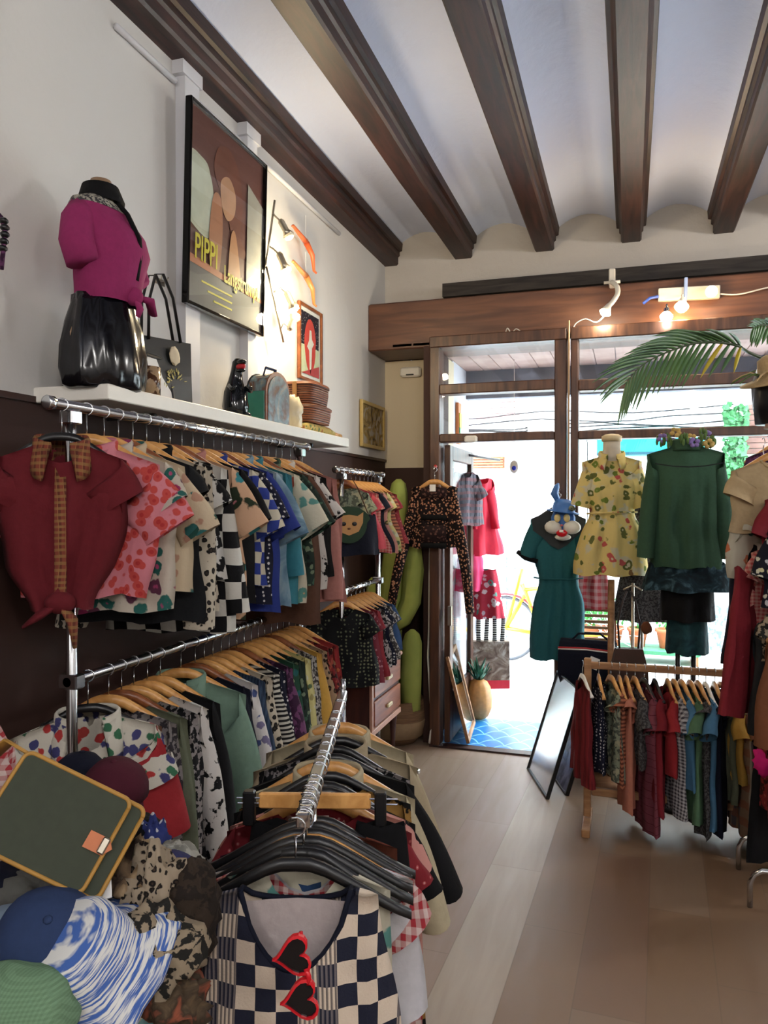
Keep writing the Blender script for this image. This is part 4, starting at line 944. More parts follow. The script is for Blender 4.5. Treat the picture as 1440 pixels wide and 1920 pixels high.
cab = MB().tube([(-1.27, 5.11, 1.9), (-1.3, 5.1, 1.3), (-1.305, 5.10, .8), (-1.31, 5.09, .6), (-1.29, 5.08, .3), (-1.275, 5.06, .15), (-1.29, 5.05, .02)], .008, 6).build('white_cable', M_white, None, True)
tag(cab, 'white cable running down beside the door frame to the floor', 'cable')
el = thing('emergency_light', 'small white emergency light box high on the corner wall', 'emergency light', (-1.57, 5.6, 2.60))
MB().rbox(-.08, .08, -.05, 0, 0, .075, .012).build('housing', M_white, el); MB().rbox(-.03, .03, -.053, -.05, .01, .02, .002).build('indicator_slot', M_black, el)
# ---------------------------------------------------------------- centre rack seen end-on
A0 = Vector((-.56, 1.27, 1.08)); DR = Vector((-.28, .96, 0)).normalized(); TH = math.atan2(.28, .96)
crk = thing('clothes_rack', 'narrow chrome single-rail rack seen end-on in the foreground', 'clothes rack', (A0.x, A0.y, 0), TH)
MB().rbox(-.013, .013, 0, .92, 1.062, 1.09, .003).build('rail', M_chrome, crk)
for y in (.10, .84): MB().tube([(0, y, .05), (0, y, 1.065)], .014, 10).build('post', M_chrome, crk, True)
for y in (.10, .84): MB().rbox(-.25, .25, y-.018, y+.018, .02, .055, .004).build('foot', M_chrome, crk)
MB().rbox(-.012, .012, .1, .84, .2, .225, .003).build('lower_bar', M_chrome, crk)
MB().tube([(0, .92, 1.075), (.0, .93, 1.10), (0, .935, 1.12)], .008, 8).build('end_stop', M_chrome, crk, True)
def crail(s, label, m, kw, rot=0, name='shirt', dx=0, hang='black'):
    p = A0+DR*s; L_ = Vector((math.cos(TH), math.sin(TH), 0))*dx
    return garment(label, name, (p.x+L_.x, p.y+L_.y, 1.076-.085), TH+rot, m, name=name, rail=.085, group='garments on the foreground rack', hang=hang, hg='hangers on the foreground rack', seed=int(s*1000)+7, **kw)
fd = thing('knit_dress', 'navy and cream checkerboard knitted sleeveless dress, front of the foreground rack', 'dress', (A0.x+.012, A0.y-.055, .985), TH+.02)
# knitted checkerboard of blocks and ribbed blocks
def knit():
    t = NT('checkerboard_knit'); X, Y, Z = t.xyz(t.co())
    wob = t.nd('ShaderNodeTexNoise', i_Scale=3.5, i_Vector=t.co()); dx = t.math('MULTIPLY', t.math('SUBTRACT', wob.outputs[0], .5), .03)
    x = t.math('ADD', X, dx); z = t.math('ADD', Z, dx)
    px = t.math('DIVIDE', t.math('ADD', x, 2.0), .034); pz = t.math('DIVIDE', t.math('ADD', z, 2.0), .037)
    ix = t.math('FLOOR', px); iz = t.math('FLOOR', pz)
    par = t.math('MODULO', t.math('ADD', ix, iz), 2.0)
    rib = t.math('LESS_THAN', t.math('MODULO', t.math('ADD', ix, 1.0), 5.0), 1.5)
    lines = step(t, t.math('FRACT', t.math('MULTIPLY', x, 130.0)), .5, .15)
    navy = s2l((20, 24, 44)); cream = s2l((204, 188, 168))
    a = t.mix(t.math('MULTIPLY', rib, t.math('MULTIPLY', lines, .7)), navy, s2l((120, 112, 112)))
    b = t.mix(t.math('MULTIPLY', rib, t.math('MULTIPLY', lines, .8)), cream, s2l((50, 46, 56)))
    n = t.nd('ShaderNodeTexNoise', i_Scale=240.0, i_Vector=t.co()); t.bump(n.outputs[0], .5, .002)
    return t.fin(t.mix(par, a, b), .95)
M_knit = knit()
torso_mb(.78, .142, .185, .25, .05, .095, .12, .014, 2.5, 21, 22, 30, slope=.18, back=.035).build('body', M_knit, fd, True)
neckband_mb(.095, .12, .035, .005).build('navy_neck_trim', F['navy'], fd, True)
MB().loft([[(x, .012+.010*math.cos(x*20), z) for x in (-.09, -.045, 0, .045, .09)] for z in (-.03,)]+[[(x*.9, .016, -.10-.03*math.cos(x*14)) for x in (-.09, -.045, 0, .045, .09)]]+[[(x*.6, .014, -.16) for x in (-.09, -.045, 0, .045, .09)]], closed=False).build('cream_lining', fab('cream_lining_satin', 'solid', [(206, 190, 186)], rough=.5), fd, True)
hanger((A0.x+.0, A0.y-.03, .993), TH, 'black', 'broad black hanger holding the checkerboard dress', .085, .205, group='hangers on the foreground rack')
for i, (s, w) in enumerate([(.02, .20), (.045, .2), (.07, .2), (.095, .205)]):
    p = A0+DR*s; hanger((p.x, p.y, .995+.004*i), TH+.04*((i % 3)-1), 'black', 'black plastic hanger bunched near the front of the foreground rack', .083, w, group='hangers on the foreground rack')
CR = [(.015, 'white sleeveless top with an orange and green edge, behind the checkerboard dress', F['orfl'], dict(L=.5, sh=.16, bw=.16, hem=.18, slv='none')),
 (.05, 'red gingham dress behind the checkerboard dress', F['ging'], dict(L=.75, sh=.205, bw=.22, hem=.27, slv='short', slen=.08)),
 (.062, 'pale grey satin blouse with a sleeve hanging beside the checkerboard dress', fab('pale_grey_satin', 'solid', [(206, 202, 204)], rough=.45), dict(L=.5, sh=.2, bw=.2, hem=.22, slv='short', slen=.22, swid=.11, ang=70)),
 (.085, 'blue denim sleeveless shirt on the foreground rack', F['jean'], dict(L=.7, sh=.19, bw=.19, hem=.21, slv='cap', slen=.05)),
 (.12, 'plum floral top on the foreground rack', F['purple'], dict(L=.5, sh=.185, bw=.185, hem=.2, slv='cap', slen=.06)),
 (.155, 'copper leather skirt suit on the foreground rack', F['leather'], dict(L=.78, sh=.17, bw=.18, hem=.22, slv='none')),
 (.27, 'red sparkle-print dress on the foreground rack', F['redspark'], dict(L=.8, sh=.2, bw=.2, hem=.23, slv='short', slen=.13)),
 (.31, 'salmon pink floral blouse on the foreground rack', F['pinkfl'], dict(L=.5, sh=.2, slv='short', slen=.12)),
 (.35, 'black wide-sleeved tunic on the foreground rack', F['black'], dict(L=.85, sh=.21, bw=.21, hem=.23, slv='short', slen=.17, swid=.16, ang=58)),
 (.41, 'black and gold patterned jacket on the foreground rack', F['gold'], dict(L=.6, sh=.2, slv='long', slen=.3)),
 (.47, 'cream jacket in front of the sand coat on the foreground rack', F['cream'], dict(L=.6, sh=.21, slv='long', slen=.32, swid=.14, ang=62, col='shirt')),
 (.54, 'plain black cardigan between the two pale jackets', F['black'], dict(L=.6, sh=.21, slv='long', slen=.3, ang=60)),
 (.61, 'dusty black and white speckled shirt on the foreground rack', F['speck'], dict(L=.6, sh=.2, slv='long', slen=.3)),
 (.68, 'sand gabardine coat with wide collar on the foreground rack', F['cream2'], dict(L=.75, sh=.22, slv='long', slen=.34, swid=.15, ang=62, col='shirt')),
 (.80, 'cream wool coat at the far end of the foreground rack', F['cream'], dict(L=.75, sh=.21, slv='long', slen=.34, swid=.14, ang=64, col='big'))]
for i, (s, lb, m, kw) in enumerate(CR):
    crail(s, lb, m, kw, rot=(-.12, .1, 0, .08)[i % 4], name=('coat' if 'coat' in lb else 'jacket' if 'jacket' in lb else 'dress' if 'dress' in lb else 'top'), hang=('black', 'black', 'wood', 'black')[i % 4])
# clip hanger made of a flat pine bar
p = A0+DR*.19
ch = thing('clip_hanger', 'flat pine clip hanger lying across the foreground rack', 'hanger', (p.x, p.y, 1.04), TH)
MB().rbox(-.115, .115, -.006, .006, -.016, .016, .003).build('pine_bar', M_hang, ch)
MB().tube([(-.16, -.004, .006), (.17, -.004, .006)], .002, 5).build('steel_rod', M_chrome, ch); MB().tube([(-.16, .004, -.008), (.17, .004, -.008)], .002, 5).build('steel_rod', M_chrome, ch)
for x in (-.135, .135): MB().rbox(x-.012, x+.012, -.012, .012, -.05, .02, .003).build('clip', M_black, ch)
h = MB(); hook(h, .016, .036+.018); h.build('hook', M_chrome, ch, True)
for x, m, lb in ((-.08, F['black'], 'small black folded skirt clipped left on the pine hanger'), (.135, F['black'], 'black skirt clipped on the right of the pine hanger')):
    q = p+Vector((math.cos(TH), math.sin(TH), 0))*x
    o = skirt_mb(.30, .05, .075, .012, 20, 8).build('skirt', m, None, True, (q.x, q.y, .995), (0, 0, TH)); tag(o, lb, 'skirt')
# red heart-shaped sunglasses hung on the dress
hs = thing('heart_sunglasses', 'red heart-shaped sunglasses hung by one lens on the checkerboard dress', 'sunglasses', tuple(at(552, 1790, d=1.13)), (R(-4), R(80), TH)); hs.scale = (1.15, 1.15, 1.15)
def heart(s, n=26):
    r = []
    for k in range(n):
        a = 2*PI*k/n; r.append((s*16*math.sin(a)**3/16, s*(13*math.cos(a)-5*math.cos(2*a)-2*math.cos(3*a)-math.cos(4*a))/16))
    return r
M_hred = plain('glossy_red_plastic', (206, 24, 36), .2, noise_amt=.03)
for x in (-.001, .056):
    ho = heart(.0265); hi = heart(.0228); n = len(ho); mb = MB()
    mb.loft([[(x+a, y, b) for a, b in pl] for pl, y in ((ho, 0), (ho, -.007), (hi, -.008), (hi, 0), (ho, 0))], cap=False); mb.build('heart_rim', M_hred, hs, False)
    MB().prism([(x+a, b) for a, b in heart(.0233)], -.005, -.003).build('dark_lens', plain('dark_lens', (18, 18, 22), .08), hs)
MB().tube([(.018, -.004, .012), (.028, -.006, .014), (.038, -.004, .012)], .0035, 8).build('bridge', M_hred, hs, True)
for x, x2 in ((-.024, .07), (.08, -.015)): MB().tube([(x, -.001, .012), (x, .006, .012), (x2, .010, .004)], .0028, 6).build('temple', M_hred, hs, True)
# ---------------------------------------------------------------- heap of bags and hats on a low table
tbx = thing('display_table', 'dark wooden table under the heap of bags and hats in the lower left corner', 'table', (-1.08, .98, 0))
MB().rbox(-.42, .36, -.46, .36, .70, .74, .006).build('table_top', M_hangd, tbx)
for x in (-.38, .32):
    for y in (-.42, .32): MB().rbox(x-.025, x+.025, y-.025, y+.025, 0, .70, .003).build('leg', M_hangd, tbx)
def heap(name, label, cat, c, r, m, seed=1, nz=.35, sc=4, rot=(0, 0, 0), brim=None, n=30, mm=18, group=None):
    o = MB().blob((0, 0, 0), r, n, mm, nz=nz, sc=sc, seed=seed)
    t = thing(name, label, cat, tuple(c), rot, group) if brim else None
    q = o.build('crown' if brim else name, m, t, True)
    if not t: q.location = c; q.rotation_euler = rot; tag(q, label, cat, group)
    return t or q
# things lower in the heap
FD = fab
heap('scarf', 'dark teal scarf deep in the heap under the satchel', 'scarf', (-.98, 1.05, .86), (.20, .14, .09), F['tealv'], 2, .5, 6)
heap('scarf', 'grey brushed wool scarf to the left of the leopard cap', 'scarf', at(75, 1700, d=1.28), (.075, .06, .055), fab('grey_brushed_wool', 'solid', [(110, 110, 104)]), 5, .6, 7)
heap('scarf', 'navy fabric at the far left edge under the satchel', 'scarf', at(0, 1680, d=1.32), (.08, .07, .06), F['navy'], 8, .5, 6)
heap('scarf', 'yellow cloth peeking out beneath the satchel', 'scarf', at(62, 1652, d=1.36), (.045, .035, .03), F['yellow'], 9, .5, 8)
heap('scarf', 'rust brown cloth at the left edge beside the grey scarf', 'scarf', at(-5, 1730, d=1.3), (.05, .06, .05), F['brown'], 12, .4, 6)
heap('scarf', 'camouflage beige and brown scarf right of the satchel', 'scarf', at(235, 1660, d=1.28), (.065, .055, .075), fab('beige_brown_camouflage', 'tie', [(56, 40, 32), (190, 160, 116), (150, 120, 84)], 12), 15, .6, 7)
heap('scarf', 'small-spotted leopard scarf beside the camouflage scarf', 'scarf', at(290, 1700, d=1.25), (.05, .05, .09), fab('small_leopard', 'leopard', [(176, 156, 128), (26, 20, 18), (70, 52, 40)], 80), 18, .5, 7)
heap('fur_hat', 'dark brown fur hat beside the checkerboard dress', 'hat', at(348, 1710, d=1.27), (.055, .06, .085), fab('brown_fur', 'splash', [(60, 46, 34), (40, 30, 24)], 60), 21, .25, 8)
heap('knit_hat', 'pale grey chunky knitted hat above the fur hat', 'hat', at(325, 1625, d=1.36), (.05, .05, .038), fab('pale_grey_knit', 'splash', [(180, 180, 168), (150, 150, 140)], 60), 24, .3, 8)
heap('scarf', 'dark patterned scarf low between the striped cap and the dress', 'scarf', at(290, 1800, d=1.18), (.075, .06, .08), F['blackbeige'], 27, .5, 6)
heap('scarf', 'orange and brown patterned scarf at the bottom edge', 'scarf', at(325, 1880, d=1.15), (.055, .05, .05), fab('orange_brown_scarf', 'tie', [(120, 96, 66), (190, 90, 50), (70, 56, 40)], 14), 30, .5, 6)
heap('pouch', 'black fabric pouch behind the leopard scarf', 'bag', at(255, 1570, d=1.42), (.05, .05, .04), F['black'], 33, .3, 6)
heap('scarf', 'blue scarf with white dots between the satchel and the grey hat', 'scarf', at(288, 1590, d=1.40), (.03, .03, .05), fab('blue_white_dots', 'dots', [(40, 56, 130), (220, 220, 226)], 60), 35, .4, 7)
heap('knit_hat', 'cream towelling hat with a teal band at the bottom edge', 'hat', at(210, 1890, d=1.14), (.07, .06, .04), fab('cream_teal_band', 'stripe', [(200, 190, 160), (110, 160, 160)], 22, thr=.7), 38, .2, 5)
def cap(label, c, rot, m, r=.075, brimm=None, seam=None, name='cap'):
    t = thing(name, label, 'cap', tuple(c), rot)
    MB().ell([(0, 0, 0, r, r*1.05), (r*.35, 0, 0, r*1.0, r*1.04), (r*.7, 0, 0, r*.88, r*.92), (r*.98, 0, 0, r*.6, r*.62), (r*1.1, 0, 0, r*.25, r*.25), (r*1.12, 0, 0, .004, .004)], 28, fold=lambda a, q: .03*math.sin(3*a+2)).build('crown', m, t, True)
    n = 14; a_ = []; b_ = []
    for k in range(n+1):
        a = -PI*.36+PI*.72*k/n; a_.append((r*.97*math.sin(a), -r*1.0*math.cos(a), .004)); b_.append((r*1.0*math.sin(a), -r*.9*math.cos(a)-r*.75*math.cos(a*1.35)**.7, -.012+.006*math.cos(a*2)))
    mb = MB(); mb.loft([a_, b_, [(x, y, z-.004) for x, y, z in b_], [(x, y, z-.006) for x, y, z in a_]], closed=False); mb.build('brim', brimm or m, t, True)
    MB().blob((0, 0, r*1.12), (.007, .007, .004), 8, 4).build('top_button', m, t, True); return t
cap('navy-blue cotton cap on the heap next to the striped cap', at(92, 1775, d=1.15), (R(35), R(-15), R(60)), fab('cap_blue', 'solid', [(42, 66, 112)]), .075)
cap('faded pale blue cap at the left edge beside the navy-blue cap', at(15, 1790, d=1.16), (R(25), R(10), R(-40)), fab('cap_pale_blue', 'tie', [(150, 176, 196), (110, 130, 156)], 8), .062)
bh = thing('bucket_hat', 'blue and white streaked soft bucket hat in the front of the heap', 'hat', tuple(at(188, 1815, d=1.14)), (R(28), R(-24), R(20)))
M_strk = NT('blue_white_streaks'); _mp = M_strk.nd('ShaderNodeMapping', i_0=M_strk.co()); _mp.inputs[2].default_value = (0, R(30), 0); _mp.inputs[3].default_value = (12, 12, 230)
_n = M_strk.nd('ShaderNodeTexNoise', i_Scale=1.6, i_Detail=3.0, i_Vector=_mp.outputs[0]); M_strk = M_strk.fin(M_strk.mix(step(M_strk, _n.outputs[0], .5, .05), s2l((206, 206, 200)), s2l((58, 92, 158))), .9)
MB().ell([(-.012, 0, 0, .115, .12), (-.004, 0, 0, .112, .118), (.018, 0, 0, .082, .086), (.03, 0, 0, .072, .075), (.075, 0, 0, .066, .07), (.092, 0, 0, .05, .055), (.096, 0, 0, .01, .01)], 36, fold=lambda a, t: .07*math.sin(4*a+1)*(1-t)+.03*math.sin(9*a)*(1-t)).build('crown_and_brim', M_strk, bh, True)
cap('burgundy beret-like cap behind the satchel', at(215, 1490, d=1.55), (R(10), 0, R(30)), fab('cap_burgundy', 'solid', [(86, 16, 40)]), .065)
cap('navy cap with white emblem behind the satchel', at(150, 1460, d=1.62), (R(5), 0, R(120)), F['navy'], .05)
cap('purple-blue cap with a yellow stripe below the pale grey hat', at(320, 1655, d=1.31), (R(40), R(20), R(70)), fab('cap_purple_blue', 'solid', [(52, 54, 110)]), .045, F['yellow'])
heap('towelling_bag', 'green waffle-textured towelling bag in the bottom left corner', 'bag', at(40, 1885, d=1.05), (.085, .06, .058), fab('green_waffle_towelling', 'gingham', [(130, 172, 130), (112, 152, 112)], 190), 41, .15, 3)
# red gingham cloth at the left edge
heap('blouse', 'red gingham blouse spilling in at the left edge beside the satchel', 'blouse', at(-15, 1500, d=1.35), (.055, .05, .12), F['ging'], 44, .3, 5)
# satchel
st = thing('satchel', 'dark green canvas satchel with mustard piping lying on the heap', 'bag', tuple(at(118, 1548, d=1.22)), (0, 0, 0))
Rm = Matrix(((math.cos(YAW), 0, 0), (math.sin(YAW), 0, 0), (0, 0, 0)))
st.rotation_euler = (R(-28), R(27), YAW+R(2))
M_can = plain('dark_green_canvas', (56, 62, 48), .85, ns=60); M_pip = plain('mustard_piping', (168, 124, 52), .6)
def rrect(w, h, r, n=5):
    p = []
    for cx, cz, a0 in ((w-r, h-r, 0), (-w+r, h-r, PI/2), (-w+r, -h+r, PI), (w-r, -h+r, 3*PI/2)):
        for k in range(n+1): a = a0+PI/2*k/n; p.append((cx+r*math.cos(a), cz+r*math.sin(a)))
    return p
MB().prism(rrect(.105, .072, .014), -.012, .035).build('bag_body', M_can, st)
MB().prism([(x-.014, z) for x, z in rrect(.093, .074, .012)], -.019, -.011).build('front_flap', M_can, st)
for w, h, dx, y, m in ((.105, .072, 0, -.012, M_pip), (.093, .074, -.014, -.018, M_pip)):
    pl = [(x+dx, y, z) for x, z in rrect(w, h, .013)]; MB().tube(pl+[pl[0]], .0035, 8).build('piping', m, st, True)
MB().prism([(.045, -.014), (.078, -.014), (.088, 0), (.078, .012), (.045, .012)], -.025, -.019).build('leather_tab', plain('tan_leather_tab', (190, 104, 50), .45), st)
MB().rbox(.068, .080, -.030, -.024, -.013, .012, .002).build('buckle', M_nickel, st)
for a, b in ((-.035, .022), (-.045, .008)):
    pass
MB().tube([(-.10, -.005, .07), (-.15, .02, .075), (-.17, .06, .04)], .012, 8, flat=.25).build('shoulder_strap', M_pip, st, True)
tagc_ = MB().rbox(-.02, .02, -.001, .001, -.016, .016, .001).build('price_tag', M_paper, None, False, tuple(at(186, 1668, d=1.2)), (R(-30), R(-15), YAW)); tag(tagc_, 'small white price tag lying below the satchel', 'price tag')
# ================================================================= RIGHT SIDE
# ---------------------------------------------------------------- low wooden rail rack
RY0 = 4.05; RLZ = .83
lr = thing('clothes_rack', 'low pine rail rack of small clothes in front of the window', 'clothes rack', (.35, RY0, 0))
MB().rbox(-.55, .62, -.014, .014, RLZ-.022, RLZ+.012, .004).build('rail', M_pine, lr)
for x in (-.55, .62):
    MB().rbox(x-.018, x+.018, -.018, .018, 0.05, RLZ+.03, .004).build('post', M_pine, lr)
    MB().rbox(x-.02, x+.02, -.16, .16, .0, .04, .004).build('foot', M_pine, lr)
MB().rbox(-.53, .6, -.012, .012, .16, .20, .004).build('lower_bar', M_pine, lr)
LR = [(-.225, 'red strap dress with a white lace stripe, outer end of the pine rack', F['reflace'], .50, 'none', 'white'),
 (-.145, 'navy sundress with white dashes on the pine rack', F['navydots'], .42, 'none', 'wood'),
 (-.085, 'beige patterned child\'s dress on the pine rack', F['kid1'], .46, 'cap', 'wood'), (-.045, 'orange striped child\'s top on the pine rack', F['orangest'], .48, 'cap', 'wood'),
 (-.01, 'salmon child\'s dress reaching lowest on its left part of the pine rack', F['salmon'], .60, 'cap', 'wood'),
 (.03, 'pale grey child\'s tee with a yellow patch on the pine rack', F['greypr'], .38, 'short', 'wood'),
 (.075, 'long burgundy dress with fine rows, reaching almost to the floor', F['burg'], .70, 'short', 'black'),
 (.125, 'second burgundy dress behind the one with fine rows', F['crimson'], .60, 'short', 'black'),
 (.185, 'bright red child\'s shirt with white sleeve stripes', F['red'], .40, 'short', 'wood'),
 (.215, 'white and black grid child\'s dress on the pine rack', F['greypat'], .60, 'short', 'wood'),
 (.25, 'sky blue child\'s shirt beside the red one', F['skyb'], .46, 'short', 'wood'),
 (.29, 'sage green long child\'s dress on the pine rack', F['green'], .62, 'short', 'wood'),
 (.325, 'grey tweed long child\'s dress on the pine rack', F['greypr'], .68, 'cap', 'wood'),
 (.36, 'blue short-sleeved dress with wide sleeves on the pine rack', F['skyb'], .64, 'short', 'white'),
 (.40, 'navy child\'s dress with a striped hem on the pine rack', F['navy'], .66, 'cap', 'wood'),
 (.435, 'olive child\'s top on the pine rack', F['olive'], .5, 'cap', 'wood'),
 (.47, 'mustard yellow child\'s top on the pine rack', F['yellow'], .40, 'short', 'wood'),
 (.51, 'orange and grey plaid long shirt on the pine rack', F['madras'], .66, 'short', 'wood'),
 (.56, 'black dress beside the plaid shirt on the pine rack', F['black'], .68, 'short', 'black'),
 (.62, 'dark slate dress on the pine rack', F['slate'], .66, 'short', 'wood'),
 (.70, 'black skirt-length dress at the inner end of the pine rack', F['navy'], .70, 'short', 'black')]
for i, (x, lb, m, L, sl, hk_) in enumerate(LR):
    rnd = random.Random(i); yw = R(-78)+rnd.uniform(-.12, .12)
    g = garment(lb, 'dress' if 'dress' in lb else 'children\'s clothes', (x, RY0, RLZ-.085), yw, m, name='dress' if 'dress' in lb else 'child_top', L=min(L, .71), sh=.15, bw=.15, hem=.18, slv=sl, slen=.16 if sl == 'short' else .06, swid=.13, rail=.085, th=.026, group='garments on the low pine rack', seed=i+500, hang=hk_, hg='hangers on the low pine rack', neck=.05)
    if i == 14: 
        for k, mm in enumerate(('coral', 'teal', 'cream2')): MB().box(-.19+.04*k, -.155+.04*k, -.05, -.042, -.66, -.47).build('striped_hem_panel', F[mm], g)
# ---------------------------------------------------------------- leaning pictures
def leaning(label, p0, p1, lean, w_h, m, name='leaning_mirror', fm=None, fw=.012):
    p0 = Vector(p0); p1 = Vector(p1); e = (p1-p0); w = e.length; a = math.atan2(e.y, e.x)
    t = thing(name, label, 'mirror' if 'mirror' in name else 'picture', tuple(p0), (lean, 0, a))
    mb = MB()
    for x0, x1, z0, z1 in ((0, fw, 0, w_h), (w-fw, w, 0, w_h), (fw, w-fw, 0, fw), (fw, w-fw, w_h-fw, w_h)): mb.rbox(x0, x1, -.010, .012, z0, z1, .002)
    mb.build('frame', fm or M_black, t); MB().box(fw*.6, w-fw*.6, -.001, .008, fw*.6, w_h-fw*.6).build('face', m, t); return t
M_mirror = plain('mirror_silver', (230, 232, 236), .03, 1, 0)
M_pale = NT('hazy_mirror'); _n = M_pale.nd('ShaderNodeTexNoise', i_Scale=3.2, i_Vector=M_pale.co()); M_pale = M_pale.fin(M_pale.mix(_n.outputs[0], s2l((240, 236, 232)), s2l((206, 220, 236))), .22, .85)
M_bluep = fab('violet_blue_print', 'tie', [(90, 110, 190), (150, 150, 200), (60, 60, 110)], 4, .35)
leaning('black-framed pale cloudy mirror leaning at the end of the pine rack', (-.595, 4.80, .0), (-.43, 4.335, .0), R(-17), .64, M_pale, 'leaning_mirror')
leaning('violet-blue picture leaning behind the pale cloudy mirror', (-.50, 4.90, .0), (-.33, 4.42, .0), R(-17), .58, M_bluep, 'leaning_picture')
leaning('small gold-wood framed mirror leaning on the open door at the threshold', (-1.035, 5.12, .02), (-1.09, 5.62, .02), R(-14), .60, M_mirror, 'leaning_mirror', M_pine, .028)
# navy sailor bag on a dark pedestal
pd = thing('pedestal', 'dark square pedestal under the navy striped bag', 'stand', (-.20, 4.86, 0))
MB().rbox(-.08, .08, -.08, .08, 0, .54, .006).build('column', M_dkmetal, pd); MB().rbox(-.12, .14, -.09, .11, .54, .56, .004).build('top', M_dkmetal, pd)
nb = thing('striped_bag', 'navy bag with white and red piping and a price tag, on the dark pedestal', 'bag', (-.235, 4.80, .56), R(-8)); nb.scale = (1.12, 1, 1.15)
MB().loft([[(x*k, y*k2, z) for x, y in ((-.15, -.07), (.15, -.07), (.155, 0), (.15, .07), (-.15, .07), (-.155, 0))] for k, k2, z in ((.9, 1, 0), (1, 1.05, .05), (1, .9, .16), (.98, .5, .215), (.95, .2, .23))]).build('bag_body', F['navy'], nb)
M_redp = plain('red_piping', (190, 40, 50), .6)
for k, m in enumerate((M_paper, M_redp)): MB().tube([(-.152, -.052+.0, .178+.008*k), (0, -.060, .186+.008*k), (.152, -.052, .178+.008*k)], .004, 6).build('piping', m, nb, True)
MB().tube([(-.09, 0, .22), (-.05, -.01, .26), (.06, .01, .265), (.12, 0, .225)], .012, 8, flat=.5).build('handle', F['navy'], nb, True)
MB().box(-.02, .03, -.080, -.078, .10, .16, RY(.3)).build('price_tag', M_paper, nb)
bb = thing('brown_bag', 'small brown leather bag hanging by long straps above the pine rack', 'bag', (.0, 4.5, .70), R(10))
MB().loft([[(x*k, y, z) for x, y in ((-.10, -.03), (.10, -.03), (.10, .03), (-.10, .03))] for k, z in ((1.05, -.12), (1.0, .02), (.72, .14))]).build('bag_body', plain('dark_brown_leather', (66, 44, 34), .45), bb)
for x in (-.05, .05): MB().tube([(x, 0, .13), (x*1.2, 0, .28), (x*.7, 0, .40), (x*.2, 0, .46)], .006, 6).build('strap', plain('dark_strap', (44, 30, 28), .5), bb, True)
MB().blob((.09, -.02, .26), (.03, .015, .035), nz=.3).build('tassel', F['rust'], bb, True)
st2 = thing('accessory_stand', 'slim metal accessory stand behind the pine rack carrying the brown bag', 'stand', (.02, 4.55, 0))
MB().tube([(0, 0, 0), (0, 0, 1.20)], .009, 8).build('pole', M_nickel, st2, True); MB().lathe([(.12, 0), (.12, .012), (.02, .02)], 20).build('base', M_nickel, st2, True)
MB().tube([(-.05, -.03, 1.165), (0, 0, 1.19), (.05, -.03, 1.165)], .005, 6).build('arm', M_nickel, st2, True)
# ---------------------------------------------------------------- mannequins in the window
my = thing('mannequin_stand', 'pale torso mannequin on a wooden pole wearing the yellow tropical shirt', 'mannequin', (-.10, 4.72, 0))
MB().tube([(0, 0, .03), (0, 0, 1.20)], .02, 12).build('pole', M_pine, my, True); MB().lathe([(.15, 0), (.14, .025), (.03, .04)], 24).build('base', M_pine, my, True)
MB().ell([(1.26, 0, 0, .08, .05), (1.36, 0, 0, .11, .065), (1.5, 0, 0, .09, .055), (1.6, 0, 0, .085, .05), (1.72, 0, 0, .105, .06), (1.83, 0, 0, .12, .05), (1.885, 0, 0, .10, .035), (1.92, 0, 0, .058, .038), (1.97, 0, 0, .05, .045), (2.02, 0, 0, .05, .05)], 24).build('torso', plain('linen_torso', (206, 196, 176), .8), my, True)
MB().lathe([(.058, 2.015), (.058, 2.045), (.04, 2.055), (.01, 2.06)], 20).build('neck_cap', plain('pale_wood_cap', (210, 190, 150), .5), my, True)
ys = thing('tropical_shirt', 'yellow tropical-print shirt gathered at the waist, on the mannequin in the window', 'shirt', (-.10, 4.72, 1.93), R(4))
torso_mb(.70, .17, .155, .215, .10, .065, .03, .012, 3, 61, 20, 26, slope=.30).build('body', F['trop'], ys, True)
for o_ in list(ys.children):
    for v in o_.data.vertices:
        z = v.co.z; k = 1-.20*math.exp(-((z+.34)/.07)**2); v.co.x *= k; v.co.y *= .95*k
for sd in (1, -1): sleeve_mb(sd, .17, .16, .27, 70, .15, .045, 6, 62, .30, .065).build('sleeve', F['trop'], ys, True)
collar_mb(.066, .03, .06, .03, .35, .06).build('collar', F['trop'], ys, True)
MB().tube([(-.14, -.05, -.34), (-.06, -.115, -.335), (.04, -.118, -.33), (.14, -.05, -.33)], .006, 6).build('waist_tie', F['trop'], ys, True)
mg = thing('mannequin_stand', 'dark torso mannequin on a twin-pole stand wearing the bottle-green jacket', 'mannequin', (.29, 4.48, 0))
for x in (-.035, .045): MB().tube([(x, 0, .02), (x, 0, 1.2)], .013, 10).build('pole', M_dkmetal, mg, True)
MB().lathe([(.17, 0), (.16, .02), (.03, .03)], 24).build('base', M_dkmetal, mg, True)
MB().ell([(1.1, 0, 0, .09, .05), (1.25, 0, 0, .11, .06), (1.36, 0, 0, .11, .06), (1.5, 0, 0, .10, .055), (1.72, 0, 0, .11, .05), (1.84, 0, 0, .12, .04), (1.88, 0, 0, .09, .03), (1.93, 0, 0, .05, .03), (1.97, 0, 0, .05, .05)], 22).build('torso', M_black, mg, True)
gj = thing('wool_jacket', 'bottle-green long-sleeved jacket seen from behind on the window mannequin', 'jacket', (.29, 4.48, 1.965), R(184))
torso_mb(.66, .20, .165, .185, .115, .06, .04, .014, 3, 71, 20, 26, slope=.30).build('body', F['dkjacket'], gj, True)
for sd in (1, -1): sleeve_mb(sd, .215, .19, .57, 80, .12, .055, 8, 72, .30, .06, 0, .85).build('sleeve', F['dkjacket'], gj, True)
collar_mb(.068, .03, .07, .03, .35, .07).build('collar', F['dkjacket'], gj, True)
